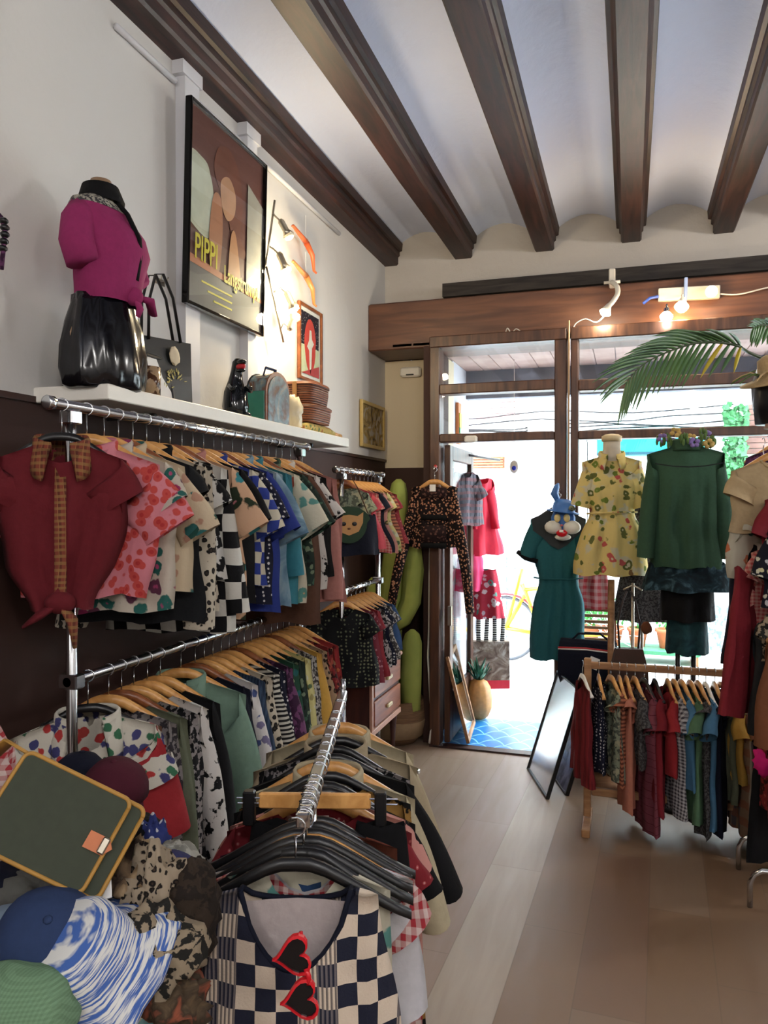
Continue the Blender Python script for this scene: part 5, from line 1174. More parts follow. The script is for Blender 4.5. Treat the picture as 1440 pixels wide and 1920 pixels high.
MB().loft([[(-.17, .133+.01, -.10), (-.08, .14, -.115), (0, .143, -.12), (.08, .14, -.115), (.17, .133, -.10)], [(-.17, .134+.01, -.106), (-.08, .141, -.121), (0, .144, -.126), (.08, .141, -.121), (.17, .134, -.106)]], closed=False).build('yoke_seam', F['darkcoat'], gj, True)
for nm, z, L, w0, w1, m, lb in (('velvet_skirt', 1.33, .15, .19, .235, F['velvet'], 'teal marbled velvet skirt showing below the bottle-green jacket'), ('black_skirt', 1.26, .24, .13, .14, F['black'], 'straight black skirt below the velvet skirt'), ('velvet_shorts', 1.06, .22, .10, .11, F['tealv'], 'dark teal velvet shorts hanging lowest under the green jacket')):
    o = skirt_mb(L, w0, w1, .09).build(nm, m, None, True, (.30, 4.47+.01*len(nm)/10, z)); tag(o, lb, 'skirt' if 'skirt' in nm else 'shorts')
fw = thing('flower_garland', 'garland of cream and purple silk flowers around the neck of the green jacket', 'garland', (.29, 4.48, 1.975))
rnd = random.Random(4)
FM = [plain('cream_petal', (214, 206, 160), .7), plain('lilac_petal', (130, 110, 170), .7), plain('leaf_green', (80, 110, 50), .7), plain('ochre_petal', (190, 160, 90), .7)]
for k in range(17):
    a = 2*PI*k/17+.2; m = FM[k % 4 if k % 2 else 2]; c = Vector((.13*math.cos(a), .085*math.sin(a), .01+rnd.uniform(-.02, .05)))
    mb = MB()
    for j in range(6):
        b = j*PI/3+rnd.random(); d = Vector((math.cos(b), .4*math.sin(b), math.sin(b))); mb.blob(tuple(c+d*.018), (.014 if m is not FM[2] else .008, .006, .012 if m is not FM[2] else .02), 7, 4)
    mb.build('flower' if m is not FM[2] else 'leaf_sprig', m, fw, True)
# teal dress hanging on the mullion
td = thing('teal_dress', 'deep teal short-sleeved dress with a sheer black yoke hanging on the door mullion', 'dress', (-.425, 4.92, 1.60), R(8))
torso_mb(.93, .17, .155, .17, .05, .06, .02, .010, 5, 81, 20, 30, slope=.42).build('body', F['tealdress'], td, True)
for o_ in list(td.children):
    for v in o_.data.vertices: k = 1-.24*math.exp(-((v.co.z+.43)/.10)**2); v.co.x *= k
for sd in (1, -1): sleeve_mb(sd, .17, .165, .24, 66, .14, .03, 4, 82, .42, .06).build('sleeve', F['tealdress'], td, True)
for sd in (1, -1):
    a = R(66+4*.5); p = Vector((.153*1, 0, -.034))+Vector((math.cos(a), 0, -math.sin(a)))*.24
    MB().tube([(sd*(p.x+.005), -.0, p.z-.0), (sd*(p.x-.04), -.036, p.z-.035), (sd*(p.x-.115), -.03, p.z-.058)], .016, 8).build('black_cuff', F['black'], td, True)
mb = MB(); pl = [(-.165, -.045), (-.06, -.0), (.06, -.0), (.165, -.045), (.155, -.12), (.10, -.16), (.05, -.21), (0, -.235), (-.05, -.21), (-.10, -.16), (-.155, -.12)]
def yk(x, z): return -.052*math.sqrt(max(.05, 1-(x/.19)**2))*(.3+.7*min(1, -z/.93*3.5))-.012
mb.add([(x, yk(x, z), z) for x, z in pl]+[(x, yk(x, z)-.005, z) for x, z in pl]+[(0, yk(0, -.1)-.012, -.1), (0, yk(0, -.1)-.008, -.1)], [(i, (i+1) % 11, 22) for i in range(11)]+[(i+11, (i+1) % 11+11, 22) for i in range(11)]+[(i, (i+1) % 11, (i+1) % 11+11, i+11) for i in range(11)])
mb.build('sheer_black_yoke', plain('sheer_black_chiffon', (34, 40, 44), .8), td)
MB().tube([(-.15, -.02, -.415), (-.07, -.06, -.42), (.07, -.06, -.42), (.15, -.02, -.415)], .005, 6).build('waist_seam', F['tealdress'], td, True)
hanger((-.425, 4.92, 1.60), R(8), 'black', 'black hanger of the teal dress on the door mullion', .10, .16)
tag(MB().tube([(-.425, 5.05, 1.74), (-.425, 4.95, 1.70), (-.425, 4.92, 1.69), (-.425, 4.915, 1.71)], .004, 6).build('wall_hook', M_nickel, None, True), 'nickel hook on the mullion holding the teal dress', 'hook')
rm = thing('rabbit_mask', 'white-cheeked rabbit party mask with a blue bowler hat, hung above the teal dress', 'mask', (-.385, 4.80, 1.55), R(-4))
MW = plain('mask_white', (224, 222, 210), .45); MBl = plain('mask_blue', (58, 108, 176), .5)
MB().blob((0, 0, 0), (.075, .04, .075)).build('face_shell', MBl, rm, True)
for s_ in (-1, 1):
    MB().blob((s_*.055, -.02, -.045), (.055, .038, .042)).build('cheek', MW, rm, True)
    MB().blob((s_*.028, -.042, .012), (.020, .014, .026)).build('eye', plain('mask_eye_cream', (226, 206, 140), .4), rm, True)
MB().blob((0, -.048, -.080), (.034, .016, .022)).build('mouth', M_hred, rm, True); MB().blob((0, -.056, -.032), (.010, .008, .007)).build('nose', plain('mask_nose_pink', (210, 110, 120), .4), rm, True)
MB().rbox(-.012, .012, -.070, -.062, -.074, -.060, .002).build('teeth', M_paper, rm)
MB().blob((0, -.01, -.105), (.05, .03, .022)).build('chin', MW, rm, True)
MB().lathe([(.098, 0), (.10, .006), (.07, .012), (.066, .05), (.05, .075), (.02, .082)], 22, T(0, 0, .045) @ RY(R(8))).build('bowler_hat', MBl, rm, True)
MB().blob((.06, -.05, .07), (.022, .014, .016), nz=.4).build('hat_flower', F['kid1'], rm, True)
MB().tube([(-.03, .01, .11), (-.055, .01, .16), (-.04, .01, .205), (-.03, .01, .225)], [.022, .034, .024, .006], 10, flat=.7).build('ear', MBl, rm, True)
# grey tweed cape dress further back in the window
tw = thing('tweed_dress', 'flared grey lace-textured dress on a slim stand behind the yellow shirt', 'dress', (.075, 4.92, 1.42))
skirt_mb(.48, .08, .175, .05, 30, 12, .10).build('flared_body', F['greypr'], tw, True)
MB().ell([(-.02, 0, 0, .08, .05), (.10, 0, 0, .12, .06), (.24, 0, 0, .15, .055), (.30, 0, 0, .10, .04), (.32, 0, 0, .05, .03)], 22).build('bodice', F['greypr'], tw, True)
t_ = thing('mannequin_stand', 'thin metal stand under the flared grey dress', 'mannequin', (.075, 4.92, 0))
MB().tube([(0, 0, .02), (0, 0, 1.45)], .009, 8).build('pole', M_nickel, t_, True); MB().lathe([(.13, 0), (.13, .015), (.02, .02)], 20).build('base', M_nickel, t_, True)
# ---------------------------------------------------------------- tall rack cut by the right edge
rr_ = thing('clothes_rack', 'chrome clothes rack at the right edge of the photo, on bent tube legs', 'clothes rack', (.98, 3.60, 0))
MB().tube([(-.42, 0, 1.93), (.9, .0, 1.93)], .014, 10).build('upper_rail', M_chrome, rr_, True)
MB().tube([(-.36, 0, 1.34), (.9, .0, 1.34)], .012, 10).build('lower_rail', M_chrome, rr_, True)
MB().tube([(.55, 0, .03), (.55, 0, 1.93)], .015, 10).build('post', M_chrome, rr_, True)
MB().tube([(-.505, -.17, .0), (-.505, -.17, .10), (-.49, -.17, .135), (-.46, -.17, .155), (.3, -.17, .16), (.75, -.17, .16)], .011, 10).build('bent_tube_leg', M_chrome, rr_, True)
MB().tube([(-.505, .17, .0), (-.505, .17, .10), (-.49, .17, .135), (-.46, .17, .155), (.75, .17, .16)], .011, 10).build('bent_tube_leg', M_chrome, rr_, True)
MB().box(.53, .57, -.17, .17, .145, .17).build('cross_bar', M_chrome, rr_)
G_ = 'garments on the rack at the right edge'
def rg(label, x, y, z, rot, m, name='shirt', **k):
    return garment(label, name, (x, y, z), rot, m, name=name, group=G_, rail=k.pop('rail', .1), hang=k.pop('hang', 'wood'), hg='hangers on the rack at the right edge', seed=int(abs(x*1000)+z*10), **k)
rg('beige tee with a wide neck, nearest on the right-edge rack', .585, 3.53, 1.83, R(14), F['beige'], 'tee', L=.30, sh=.19, bw=.19, hem=.2, slen=.11, ang=56, col='crew', scoop=.04)
tee2 = rg('crimson and black striped sports tee under the beige tee', .70, 3.44, 1.71, R(14), F['crimson'], 'tee', L=.45, sh=.19, bw=.2, hem=.2, slen=.16, hang='black', rail=.2)
for z, m in ((-.16, F['rose']), (-.18, F['black']), (-.20, F['rose'])): MB().tube([(-.2, -.045, z-.09), (-.1, -.06, z-.03), (0, -.065, z+.03)], .012, 6, flat=.4).build('chest_stripe', m, tee2, True)
rg('dark purple patterned shirt behind the beige tee', .66, 3.80, 1.90, R(30), F['purple'], L=.6, slen=.16, rail=.05)
rg('black floral blouse hanging between the green jacket and the beige tee', .56, 3.72, 1.72, R(60), F['black'], 'blouse', L=.60, sh=.18, slv='long', slen=.45, rail=.2)
rg('cream and red flowered sleeve blouse below the beige tee', .56, 3.62, 1.66, R(40), F['orfl'], 'blouse', L=.32, sh=.13, slen=.12, hang=None)
rg('navy cardigan hanging below the flowered blouse', .50, 3.70, 1.46, R(50), F['navy'], 'cardigan', L=.5, sh=.10, bw=.12, hem=.16, slv='none', hang=None)
rg('navy blouse printed with white daisies, at the right edge', .70, 3.36, 1.60, R(20), F['navydaisy'], 'blouse', L=.35, sh=.2, slen=.20, ang=62, swid=.17, hang='black', rail=.3)
rg('pink plaid shirt under the daisy blouse at the right edge', .66, 3.50, 1.50, R(20), F['coralst'], L=.35, sh=.2, slen=.12, hang=None)
rg('long crimson dress falling below the daisy blouse', .455, 3.44, 1.40, R(62), F['crimson'], 'dress', L=.60, tilt=.08, sh=.08, bw=.10, hem=.17, slv='none', hang=None)
rg('black and beige tweed top above the rust coat', .66, 3.34, 1.26, R(25), F['blackbeige'], 'top', L=.22, sh=.18, bw=.19, hem=.20, slv='short', slen=.1, hang=None)
rg('charcoal wool coat with wide sleeve at the right edge', .60, 3.42, 1.22, R(48), F['darkcoat'], 'coat', L=.50, sh=.17, bw=.19, hem=.20, slv='long', slen=.44, ang=70, swid=.16, hang='black', rail=.12)
rg('rust brown suede jacket at the right edge in front of the charcoal coat', .66, 3.26, 1.20, R(30), F['rust'], 'jacket', L=.45, sh=.19, bw=.2, hem=.22, slv='long', slen=.42, ang=76, swid=.14, hang='wood', rail=.16)
rg('red checked long skirt at the right edge below the charcoal coat', .60, 3.72, .80, R(70), F['redpr'], 'skirt', L=.45, sh=.10, bw=.12, hem=.13, slv='none', hang=None)
rg('brick-brown long dress at the right edge below the rust jacket', .64, 3.58, .84, R(60), F['redpr'], 'dress', L=.5, sh=.14, bw=.15, hem=.17, slv='none', hang=None)
rg('black long skirt hanging lowest at the right edge', .68, 3.74, .66, R(30), F['black'], 'skirt', L=.56, sh=.16, bw=.2, hem=.24, slv='none', hang=None)
rg('black leopard blouse cut by the right edge low down', .86, 3.40, .95, R(20), F['leo'], 'blouse', L=.45, sh=.18, hang=None)
o = MB().blob((0, 0, 0), (.06, .05, .06), 20, 14, nz=.5, sc=14).build('pompom_bag', plain('hot_pink_fluff', (226, 20, 130), .8), None, True, at(1440, 1430, d=3.3)); tag(o, 'hot pink fluffy pompom at the right edge', 'pompom')
# display head with straw hat
hd = thing('wig_stand', 'display head with black hair and dark glasses under the straw hat at the right edge', 'mannequin head', (.60, 3.52, 1.96), R(60))
MB().ell([(0, 0, 0, .07, .07), (.06, 0, 0, .05, .05), (.10, 0, -.005, .06, .065), (.15, 0, -.01, .075, .09), (.20, 0, -.005, .078, .095), (.25, 0, 0, .06, .075), (.275, 0, 0, .02, .03)], 20).build('head', plain('mannequin_skin', (206, 170, 150), .4), hd, True)
MB().ell([(.02, .02, .03, .09, .08), (.10, .01, .03, .095, .085), (.18, 0, .02, .092, .095), (.25, 0, .01, .075, .09), (.285, 0, 0, .02, .03)], 22, fold=lambda a, t: .06*math.sin(9*a+5*t)).build('black_wig', plain('black_hair', (14, 14, 20), .35), hd, True)
for s_ in (-1, 1): MB().blob((s_*.032-.015, -.085, .17), (.028, .012, .022)).build('sunglass_lens', M_black, hd, True)
MB().tube([(.0, 0, 0), (.0, 0, -.09)], .02, 8).build('neck_post', M_chrome, hd, True)
ht = thing('straw_hat', 'straw hat with a leafy band on the display head at the right edge', 'hat', (.595, 3.51, 2.165), (R(12), R(-14), 0))
M_straw = NT('straw_weave'); _n = M_straw.nd('ShaderNodeTexNoise', i_Scale=80.0, i_Vector=M_straw.co()); M_straw.bump(_n.outputs[0], .5, .003); M_straw = M_straw.fin(M_straw.mix(_n.outputs[0], s2l((220, 190, 140)), s2l((170, 136, 90))), .7)
MB().ell([(.0, 0, 0, .155, .16), (.004, 0, 0, .158, .163), (.016, 0, 0, .10, .11), (.03, 0, 0, .085, .095), (.09, 0, 0, .075, .088), (.105, 0, 0, .05, .06), (.108, 0, 0, .01, .01)], 30, fold=lambda a, t: .03*math.sin(3*a)*(1-t)).build('hat_body', M_straw, ht, True)
for k in range(14):
    a = 2*PI*k/14; mb = MB(); mb.loft([[(math.cos(a)*r_+w*math.sin(a)*s_, math.sin(a)*r_-w*math.cos(a)*s_, z+dz) for s_, dz in ((-1, 0), (0, .004), (1, 0), (0, -.002))] for r_, w, z in ((.08, .003, .03), (.11, .010, .05), (.15, .007, .045), (.19, .001, .03))]); mb.build('leaf', FM[2] if k % 3 else M_straw, ht, True)
# ---------------------------------------------------------------- palm frond
pm = thing('potted_palm', 'tall palm whose single feathery frond reaches in from the right edge', 'palm', (1.50, 4.30, 0))
MB().lathe([(.14, 0), (.19, .34), (.20, .36), (.18, .36), (.17, .30), (.02, .30)], 24).build('pot', plain('terracotta_pot', (170, 92, 60), .7), pm, True)
MB().tube([(0, 0, .3), (.02, 0, 1.1), (-.02, 0, 1.75), (-.06, -.01, 2.0)], [.05, .042, .035, .03], 12).build('trunk', wood('palm_trunk', (90, 70, 50), (130, 104, 76), .8, 1, 1, 6, 6), pm, True)
M_palm = NT('palm_leaf_green'); _n = M_palm.nd('ShaderNodeTexNoise', i_Scale=6.0, i_Vector=M_palm.co()); M_palm = M_palm.fin(M_palm.mix(_n.outputs[0], s2l((88, 128, 60)), s2l((48, 88, 60))), .4)
M_palmy = plain('yellowed_leaf', (190, 170, 40), .5)
def frond(ctrl, name, ln, m, parent, n=34, seed=0):
    rnd = random.Random(seed); C = [Vector(c) for c in ctrl]
    def cr(t):
        q = t*(len(C)-1); i = min(int(q), len(C)-2); f = q-i; p0 = C[max(i-1, 0)]; p1 = C[i]; p2 = C[i+1]; p3 = C[min(i+2, len(C)-1)]
        return .5*((2*p1)+(-p0+p2)*f+(2*p0-5*p1+4*p2-p3)*f*f+(-p0+3*p1-3*p2+p3)*f**3)
    mb = MB(); mb.tube([cr(i/24) for i in range(25)], [.009*(1-i/30) for i in range(25)], 7); rachis = mb.build(name, m, parent, True)
    for sd in (-1, 1):
        for k in range(n):
            t = .30+.69*k/n; p = cr(t); d = (cr(min(1, t+.02))-cr(t-.02)).normalized()
            L = ln*(.55+.45*math.sin(PI*min(1, (t-.22)*1.15)))*rnd.uniform(.85, 1.1)
            if sd < 0: o1 = (d*1.1+Vector((.0, -.35, .42))).normalized(); g = .22
            else: o1 = (d*.75+Vector((.03, .25, -.85))).normalized(); g = .18; L *= .62
            w = .0085*(.7+.5*math.sin(PI*t)); rings = []
            wd = o1.cross(Vector((.3, 1, .2))).normalized()
            for j in range(7):
                s = j/6; q = p+o1*L*s+Vector((0, 0, -1))*g*L*s*s; ww = w*math.sin(PI*(.12+.86*s))**.8 if j < 6 else .0006
                nn = o1.cross(wd).normalized()
                rings.append([tuple(q+wd*ww), tuple(q+nn*.0012), tuple(q-wd*ww), tuple(q-nn*.0012)])
            b = MB(); b.loft(rings)
            yb = sd > 0 and t < .5 and k % 3 == 0
            b.build('leaflet', M_palmy if yb else M_palm, rachis, True)
MST = plain('palm_stem_green', (50, 66, 34), .5)
fr1 = [Vector(at(u, v, d=dd))-pm.location for u, v, dd in ((1560, 830, 4.1), (1437, 676, 3.6), (1382, 648, 3.5), (1318, 642, 3.45), (1262, 656, 3.4), (1205, 684, 3.35), (1170, 722, 3.3))]
fr1[0] = Vector((-.06, 0, 1.98)); frond(fr1, 'frond', .34, MST, pm, 20, 2)
fr2 = [Vector((-.06, 0, 2.0)), Vector(at(1500, 640, d=3.7))-pm.location, Vector(at(1440, 610, d=3.6))-pm.location, Vector(at(1410, 615, d=3.5))-pm.location]
frond(fr2, 'frond', .16, MST, pm, 12, 5)
# ---------------------------------------------------------------- lamps on the header
gn = thing('clamp_lamp', 'white gooseneck clamp lamp, lit, on the wooden header above the mullion', 'lamp', (-.11, 5.14, 3.06))
MW2 = plain('white_enamel', (214, 210, 200), .3, noise_amt=.03)
MB().rbox(-.02, .02, -.02, .06, -.02, .09, .006).build('clamp', MW2, gn); MB().tube([(-.05, -.02, .0), (.05, -.02, .0)], .010, 8).build('clamp_bar', MW2, gn, True)
MB().tube(spl([(0, -.02, .0), (.03, -.06, -.04), (.035, -.08, -.09), (.01, -.10, -.14), (-.02, -.115, -.175)]), .016, 10).build('gooseneck', MW2, gn, True)
q = Vector((-.45, -.35, -1)).normalized().to_track_quat('Z', 'Y').to_matrix().to_4x4()
MB().lathe([(.016, 0), (.022, .02), (.038, .06), (.037, .06), (.02, .03)], 16, T(-.015, -.112, -.165) @ q).build('lamp_head', MW2, gn, True)
MB().blob(tuple(Vector((-.015, -.112, -.165))+Vector((-.45, -.35, -1)).normalized()*.058), (.030, .028, .024)).build('bulb', M_bulbw, gn, True)
light('clamp_lamp_glow', 'POINT', (-.16, 4.97, 2.80), 8, (1, .93, .72), .03)
MB().tube(spl([(-.03, -.12, -.22), (-.09, -.12, -.27), (-.16, -.10, -.24), (-.22, -.08, -.26), (-.24, -.06, -.30)]), .004, 6).build('cord', MW2, gn, True)
tl = thing('track_light', 'white spotlight strip with two lit heads on the header at the right', 'lamp', (.34, 5.17, 2.97), (0, R(1.5), 0))
MB().rbox(-.17, .19, -.01, .03, -.045, .035, .004).build('backplate', MW2, tl)
MB().rbox(-.02, .0, -.03, .03, -.06, .09, .004).build('clip', plain('pale_blue_plastic', (150, 170, 214), .4), tl)
def spot2(p, d, m, bm, e, col, r=.03, lit=True):
    p = Vector(p); d = Vector(d).normalized(); q = d.to_track_quat('Z', 'Y').to_matrix().to_4x4()
    MB().tube([(p.x, -.01, p.z+.04), (p.x, p.y, p.z+.03), tuple(p)], .006, 6).build('arm', m, tl, True)
    MB().lathe([(.012, -.012), (.018, 0), (.020, .03), (r+.006, .06), (r+.004, .06), (.016, .03)], 16, T(*p) @ q).build('lamp_head', m, tl, True)
    MB().blob(tuple(p+d*(.06)), (r, r, r)).build('bulb', bm, tl, True)
    light('track_glow', 'POINT', tl.location+p+d*(.07+r), e, col, r)
spot2((.13, -.07, -.02), (.0, -1, -.25), MW2, M_bulb, 5, (1, .85, .6))
spot2((-.03, -.07, -.06), (-.1, -.6, -1), MW2, emit('amber_lit_bulb', (1, .62, .22, 1), 32), 12, (1, .62, .25), .038)
spot2((-.12, -.09, -.12), (-.05, -.5, -1), M_chrome, M_bulbw, 6, (.9, .95, 1), .036)
MB().tube(spl([(.19, -.0, -.02), (.30, -.01, -.03), (.45, -.01, .0), (.65, -.01, .03)]), .005, 6).build('cord', MW2, tl, True)
MB().tube([(-.17, -.02, -.02), (-.22, -.03, -.03), (-.26, -.02, -.06)], .010, 6).build('blue_plug', plain('blue_plug', (70, 100, 190), .4), tl, True)
sm = MB(); sm.tube(spl([(-.80, 5.17, 2.78), (-.78, 5.15, 2.82), (-.76, 5.15, 2.79)]), .004, 6); sm.tube(spl([(-.75, 5.16, 2.785), (-.72, 5.14, 2.81), (-.68, 5.16, 2.785)]), .003, 6)
tag(sm.build('cable_loop', MW2, None, True), 'two short loops of white cable on top of the door frame', 'cable')
rh = MB().blob((0, 0, 0), (.012, .012, .012)).build('door_knob', plain('red_knob', (190, 50, 36), .3), None, True, (-1.245, 5.035, 1.90)); tag(rh, 'small red ball knob on the door jamb above the daisy top', 'knob')
tag(MB().tube([(-1.245, 5.03, 1.90), (-1.245, 5.0, 1.885), (-1.245, 4.98, 1.88)], .004, 6).build('nail', M_nickel, None, True), 'nail in the door jamb carrying the wooden hanger', 'hook')
# daisy top on the jamb
dt = garment('black cropped top printed with orange daisies, hanging on the door jamb', 'top', (-1.235, 4.97, 1.775), R(4), F['daisy'], name='daisy_top', L=.42, sh=.155, bw=.15, hem=.17, slv='long', slen=.84, ang=76, swid=.10, bend=10, rail=.10, th=.03, neck=.10, scoop=.07, hl='pale wooden hanger on the door jamb holding the daisy top', seed=9, tagc=False, slope=.28)
for z0, z1, m in ((-.09, -.02, F['lace']), (-.235, -.20, F['black']), (-.38, -.27, F['lace']), (-.42, -.385, F['black'])):
    mb = MB(); w = .085; rows = []
    for z in (z0, z1): rows.append([(x, -.030*(1-(x/.2)**2)**.5*(.3+.7*min(1, -z/.42*3.5))-.016, z) for x in (-w, -w/2, 0, w/2, w)]+[(x, -.030*(1-(x/.2)**2)**.5*(.3+.7*min(1, -z/.42*3.5))-.006, z) for x in (w, w/2, 0, -w/2, -w)])
    mb.loft(rows); mb.build('lace_panel', m, dt, True)
MB().box(-.025, .015, -.045, -.042, -.045, .0).build('price_tag', M_paper, dt)
# ================================================================= PORCH AND STREET
pp = thing('pineapple_ornament', 'large gold pineapple ornament with green crown on the blue tiles', 'pineapple', (-1.10, 5.84, 0))
mb = MB(); mb.ell([(z, 0, 0, r, r) for z, r in [(0, .05), (.02, .075), (.08, .10), (.16, .105), (.24, .09), (.28, .065), (.30, .03)]], 36, fold=lambda a, t: .035*math.sin(12*a+30*t)*math.sin(12*a-30*t))
mb.build('body', plain('gold_pineapple', (196, 140, 76), .5, noise_amt=.3), pp, True)
for ring, (n, r, h) in enumerate(((8, .05, .10), (7, .035, .14), (5, .015, .17))):
    for k in range(n):
        a = 2*PI*k/n+ring*.4; b = MB(); b.loft([[(math.cos(a)*q-w*math.sin(a)*s_, math.sin(a)*q+w*math.cos(a)*s_, z+(.004 if s_ == 0 else 0)) for s_ in (-1, 0, 1)]+[(math.cos(a)*q*.9, math.sin(a)*q*.9, z-.003)] for q, w, z in ((.02, .014, .285), (r+.01, .018, .285+h*.5), (r+.05, .003, .285+h))]); b.build('crown_leaf', plain('pineapple_leaf', (50, 110, 84), .5), pp, True)
hr = MB().tube([(-1.29, 5.75, 2.02), (-1.18, 5.75, 2.02), (-1.0, 6.2, 2.0)], .010, 8).build('hanging_rail', M_dkmetal, None, True); tag(hr, 'dark rail on the porch wall holding the red dress', 'rail')
def og(label, cat, x, y, z, rot, m, nm, **k): return garment(label, cat, (x, y, z), rot, m, name=nm, hang=None, tagc=False, **k)
og('grey plaid shirt hanging on the porch wall behind the red dress', 'shirt', -1.20, 5.78, 1.90, R(60), fab('grey_plaid', 'plaid', [(110, 110, 120), (60, 60, 70), (150, 90, 90), (40, 40, 50)], 20), 'shirt', L=.42, sh=.15, seed=77)
og('bright crimson long-sleeved dress hanging in the porch', 'dress', -1.12, 6.05, 1.86, R(50), plain('crimson_dress', (206, 10, 50), .8), 'dress', L=.62, sh=.12, bw=.14, hem=.24, slv='long', slen=.4, ang=74, seed=78)
og('hot pink top hanging under the crimson dress', 'top', -1.20, 5.98, 1.30, R(40), plain('hot_pink', (226, 60, 110), .8), 'top', L=.34, sh=.10, bw=.12, hem=.14, slv='none', seed=79)
o = skirt_mb(.38, .09, .15, .06, 30, 10, .2).build('hibiscus_skirt', fab('red_hibiscus', 'floral', [(214, 24, 62), (236, 210, 214), (90, 170, 150), (240, 226, 226), (222, 40, 80)], 12), None, True, (-1.10, 6.10, 1.12)); tag(o, 'red skirt with white hibiscus flowers hanging in the porch', 'skirt')
jb = thing('tapestry_bag', 'tapestry tote with striped straps and a red base hanging in the porch', 'bag', (-1.06, 6.12, .17), R(20))
MB().loft([[(x, y, z) for x, y in ((-w, -.05), (w, -.05), (w, .05), (-w, .05))] for z, w in ((.07, .15), (.38, .145))]).build('bag_body', fab('tapestry', 'tie', [(96, 74, 62), (206, 198, 180), (150, 130, 110)], 9), jb)
MB().rbox(-.151, .151, -.052, .052, 0, .075, .006).build('red_base', plain('red_base', (186, 24, 50), .7), jb)
for x in (-.07, .06): MB().tube([(x-.03, -.03, .37), (x-.03, -.03, .56), (x+.01, -.01, .66), (x+.04, -.03, .56), (x+.03, -.03, .37)], .018, 8, flat=.3).build('striped_strap', F['wavebw'], jb, True)
# bicycle
bk = thing('bicycle', 'yellow-framed bicycle with red front mudguard parked across the street', 'bicycle', (-.75, 8.15, -.02), R(-4))
M_yb = plain('yellow_frame_paint', (246, 196, 30), .3); M_rub = plain('bicycle_tyre', (70, 74, 80), .7)
for x in (-.50, .55):
    c = [(x+.33*math.cos(2*PI*k/36), 0, .34+.33*math.sin(2*PI*k/36)) for k in range(37)]; wh = MB().tube(c, .017, 8).build('wheel', M_rub, bk, True)
    sb = MB()
    for k in range(14): a = 2*PI*k/14; sb.tube([(x, 0, .34), (x+.32*math.cos(a), 0, .34+.32*math.sin(a))], .0015, 4)
    sb.build('spokes', M_chrome, wh)
for p in ([(-.12, 0, .30), (-.33, 0, .82)], [(-.12, 0, .30), (.36, 0, .78)], [(-.30, 0, .76), (.34, 0, .84)], [(-.12, 0, .30), (.55, 0, .34)], [(-.30, 0, .70), (-.50, 0, .34)], [(-.50, 0, .34), (-.12, 0, .30)]): MB().tube(p, .022, 10).build('frame_tube', M_yb, bk, True)
MB().tube([(-.50+.37*math.cos(a), 0, .34+.37*math.sin(a)) for a in [R(160)-R(190)*k/14 for k in range(15)]], .022, 8, flat=.6).build('mudguard', plain('red_mudguard', (196, 50, 56), .3), bk, True)
MB().tube([(-.50, 0, .34), (-.43, 0, .60), (-.33, 0, .98)], .02, 8).build('fork', M_yb, bk, True); MB().tube([(-.36, -.24, 1.0), (-.30, 0, 1.02), (-.36, .24, 1.0)], .012, 8).build('handlebar', M_chrome, bk, True)
MB().blob((.30, 0, .98), (.13, .07, .035)).build('saddle', M_black, bk, True); MB().tube([(.28, 0, .7), (.30, 0, .96)], .012, 8).build('seat_post', M_chrome, bk, True)
MB().tube([(-.12, -.03, .30), (.02, -.04, .22)], .01, 6).build('pedal_crank', M_chrome, bk, True)
MB().tube([(-.50, .04, .36), (-.62, .05, .02)], .008, 6).build('kickstand', M_chrome, bk, True)
# house across the street
st_ = MB(); st_.box(-1.46, -.30, YS-.03, YS, -.02, 1.0); st_.box(.62, 2.2, YS-.03, YS, -.02, .5); struct('trim_17', st_, M_stone)
dr2 = thing('door_3', None, None, (-1.95, YS-.02, 0)); dr2['kind'] = 'structure'
MDW = plain('street_door_white', (224, 228, 230), .5)
MB().rbox(0, .52, -.03, .02, 0, 2.02, .005).build('door_leaf', MDW, dr2)
for z0, z1 in ((.15, .95), (1.05, 1.9)): MB().rbox(.08, .44, -.038, -.03, z0, z1, .004).build('door_panel', MDW, dr2)
vt = thing('wall_vent', 'brown slatted vent above the white street door', 'vent', (-1.93, YS-.02, 2.08))
MB().rbox(0, .48, -.02, .02, 0, .14, .003).build('vent_frame', M_hangd, vt)
for k in range(4): MB().box(.02, .46, -.03, -.02, .015+.033*k, .032+.033*k).build('slat', M_pine, vt)
sg = thing('shop_awning', 'turquoise shop awning board across the street above the yellow shirt', 'awning', (-.36, YS-.25, 2.20))
MB().rbox(0, 1.15, 0, .25, 0, .26, .01).build('awning_board', plain('turquoise_paint', (20, 150, 156), .5), sg); MB().box(0, 1.15, -.006, 0, .0, .035).build('lower_edge', plain('dark_teal_edge', (10, 70, 84), .5), sg)
sh2 = thing('roller_shutter', 'brown roller shutter on the house across the street', 'shutter', (1.22, YS-.03, 2.2))
for k in range(9): MB().rbox(0, .32, -.01, .02, .062*k, .062*k+.055, .004).build('shutter_slat', wood('shutter_wood', (110, 76, 66), (140, 100, 86), .7) if k == 0 else bpy.data.materials['shutter_wood'], sh2)
sh3 = thing('roller_shutter', 'pinkish roller shutter above the white street door', 'shutter', (-1.80, YS-.03, 2.68))
for k in range(5): MB().rbox(0, .52, -.01, .02, .07*k, .07*k+.055, .004).build('shutter_slat', plain('faded_pink_shutter', (206, 150, 146), .7), sh3)
ac = thing('air_conditioner', 'white air conditioner box on the facade across the street, seen over the door', 'air conditioner', (-1.14, YS-.30, 2.36))
MB().rbox(0, .36, 0, .28, 0, .22, .01).build('housing', M_white, ac)
for k in range(6): MB().box(-.03, 0, .02, .2, .03+.03*k, .04+.03*k).build('side_grille', M_dkmetal, ac)
rnd = random.Random(11)
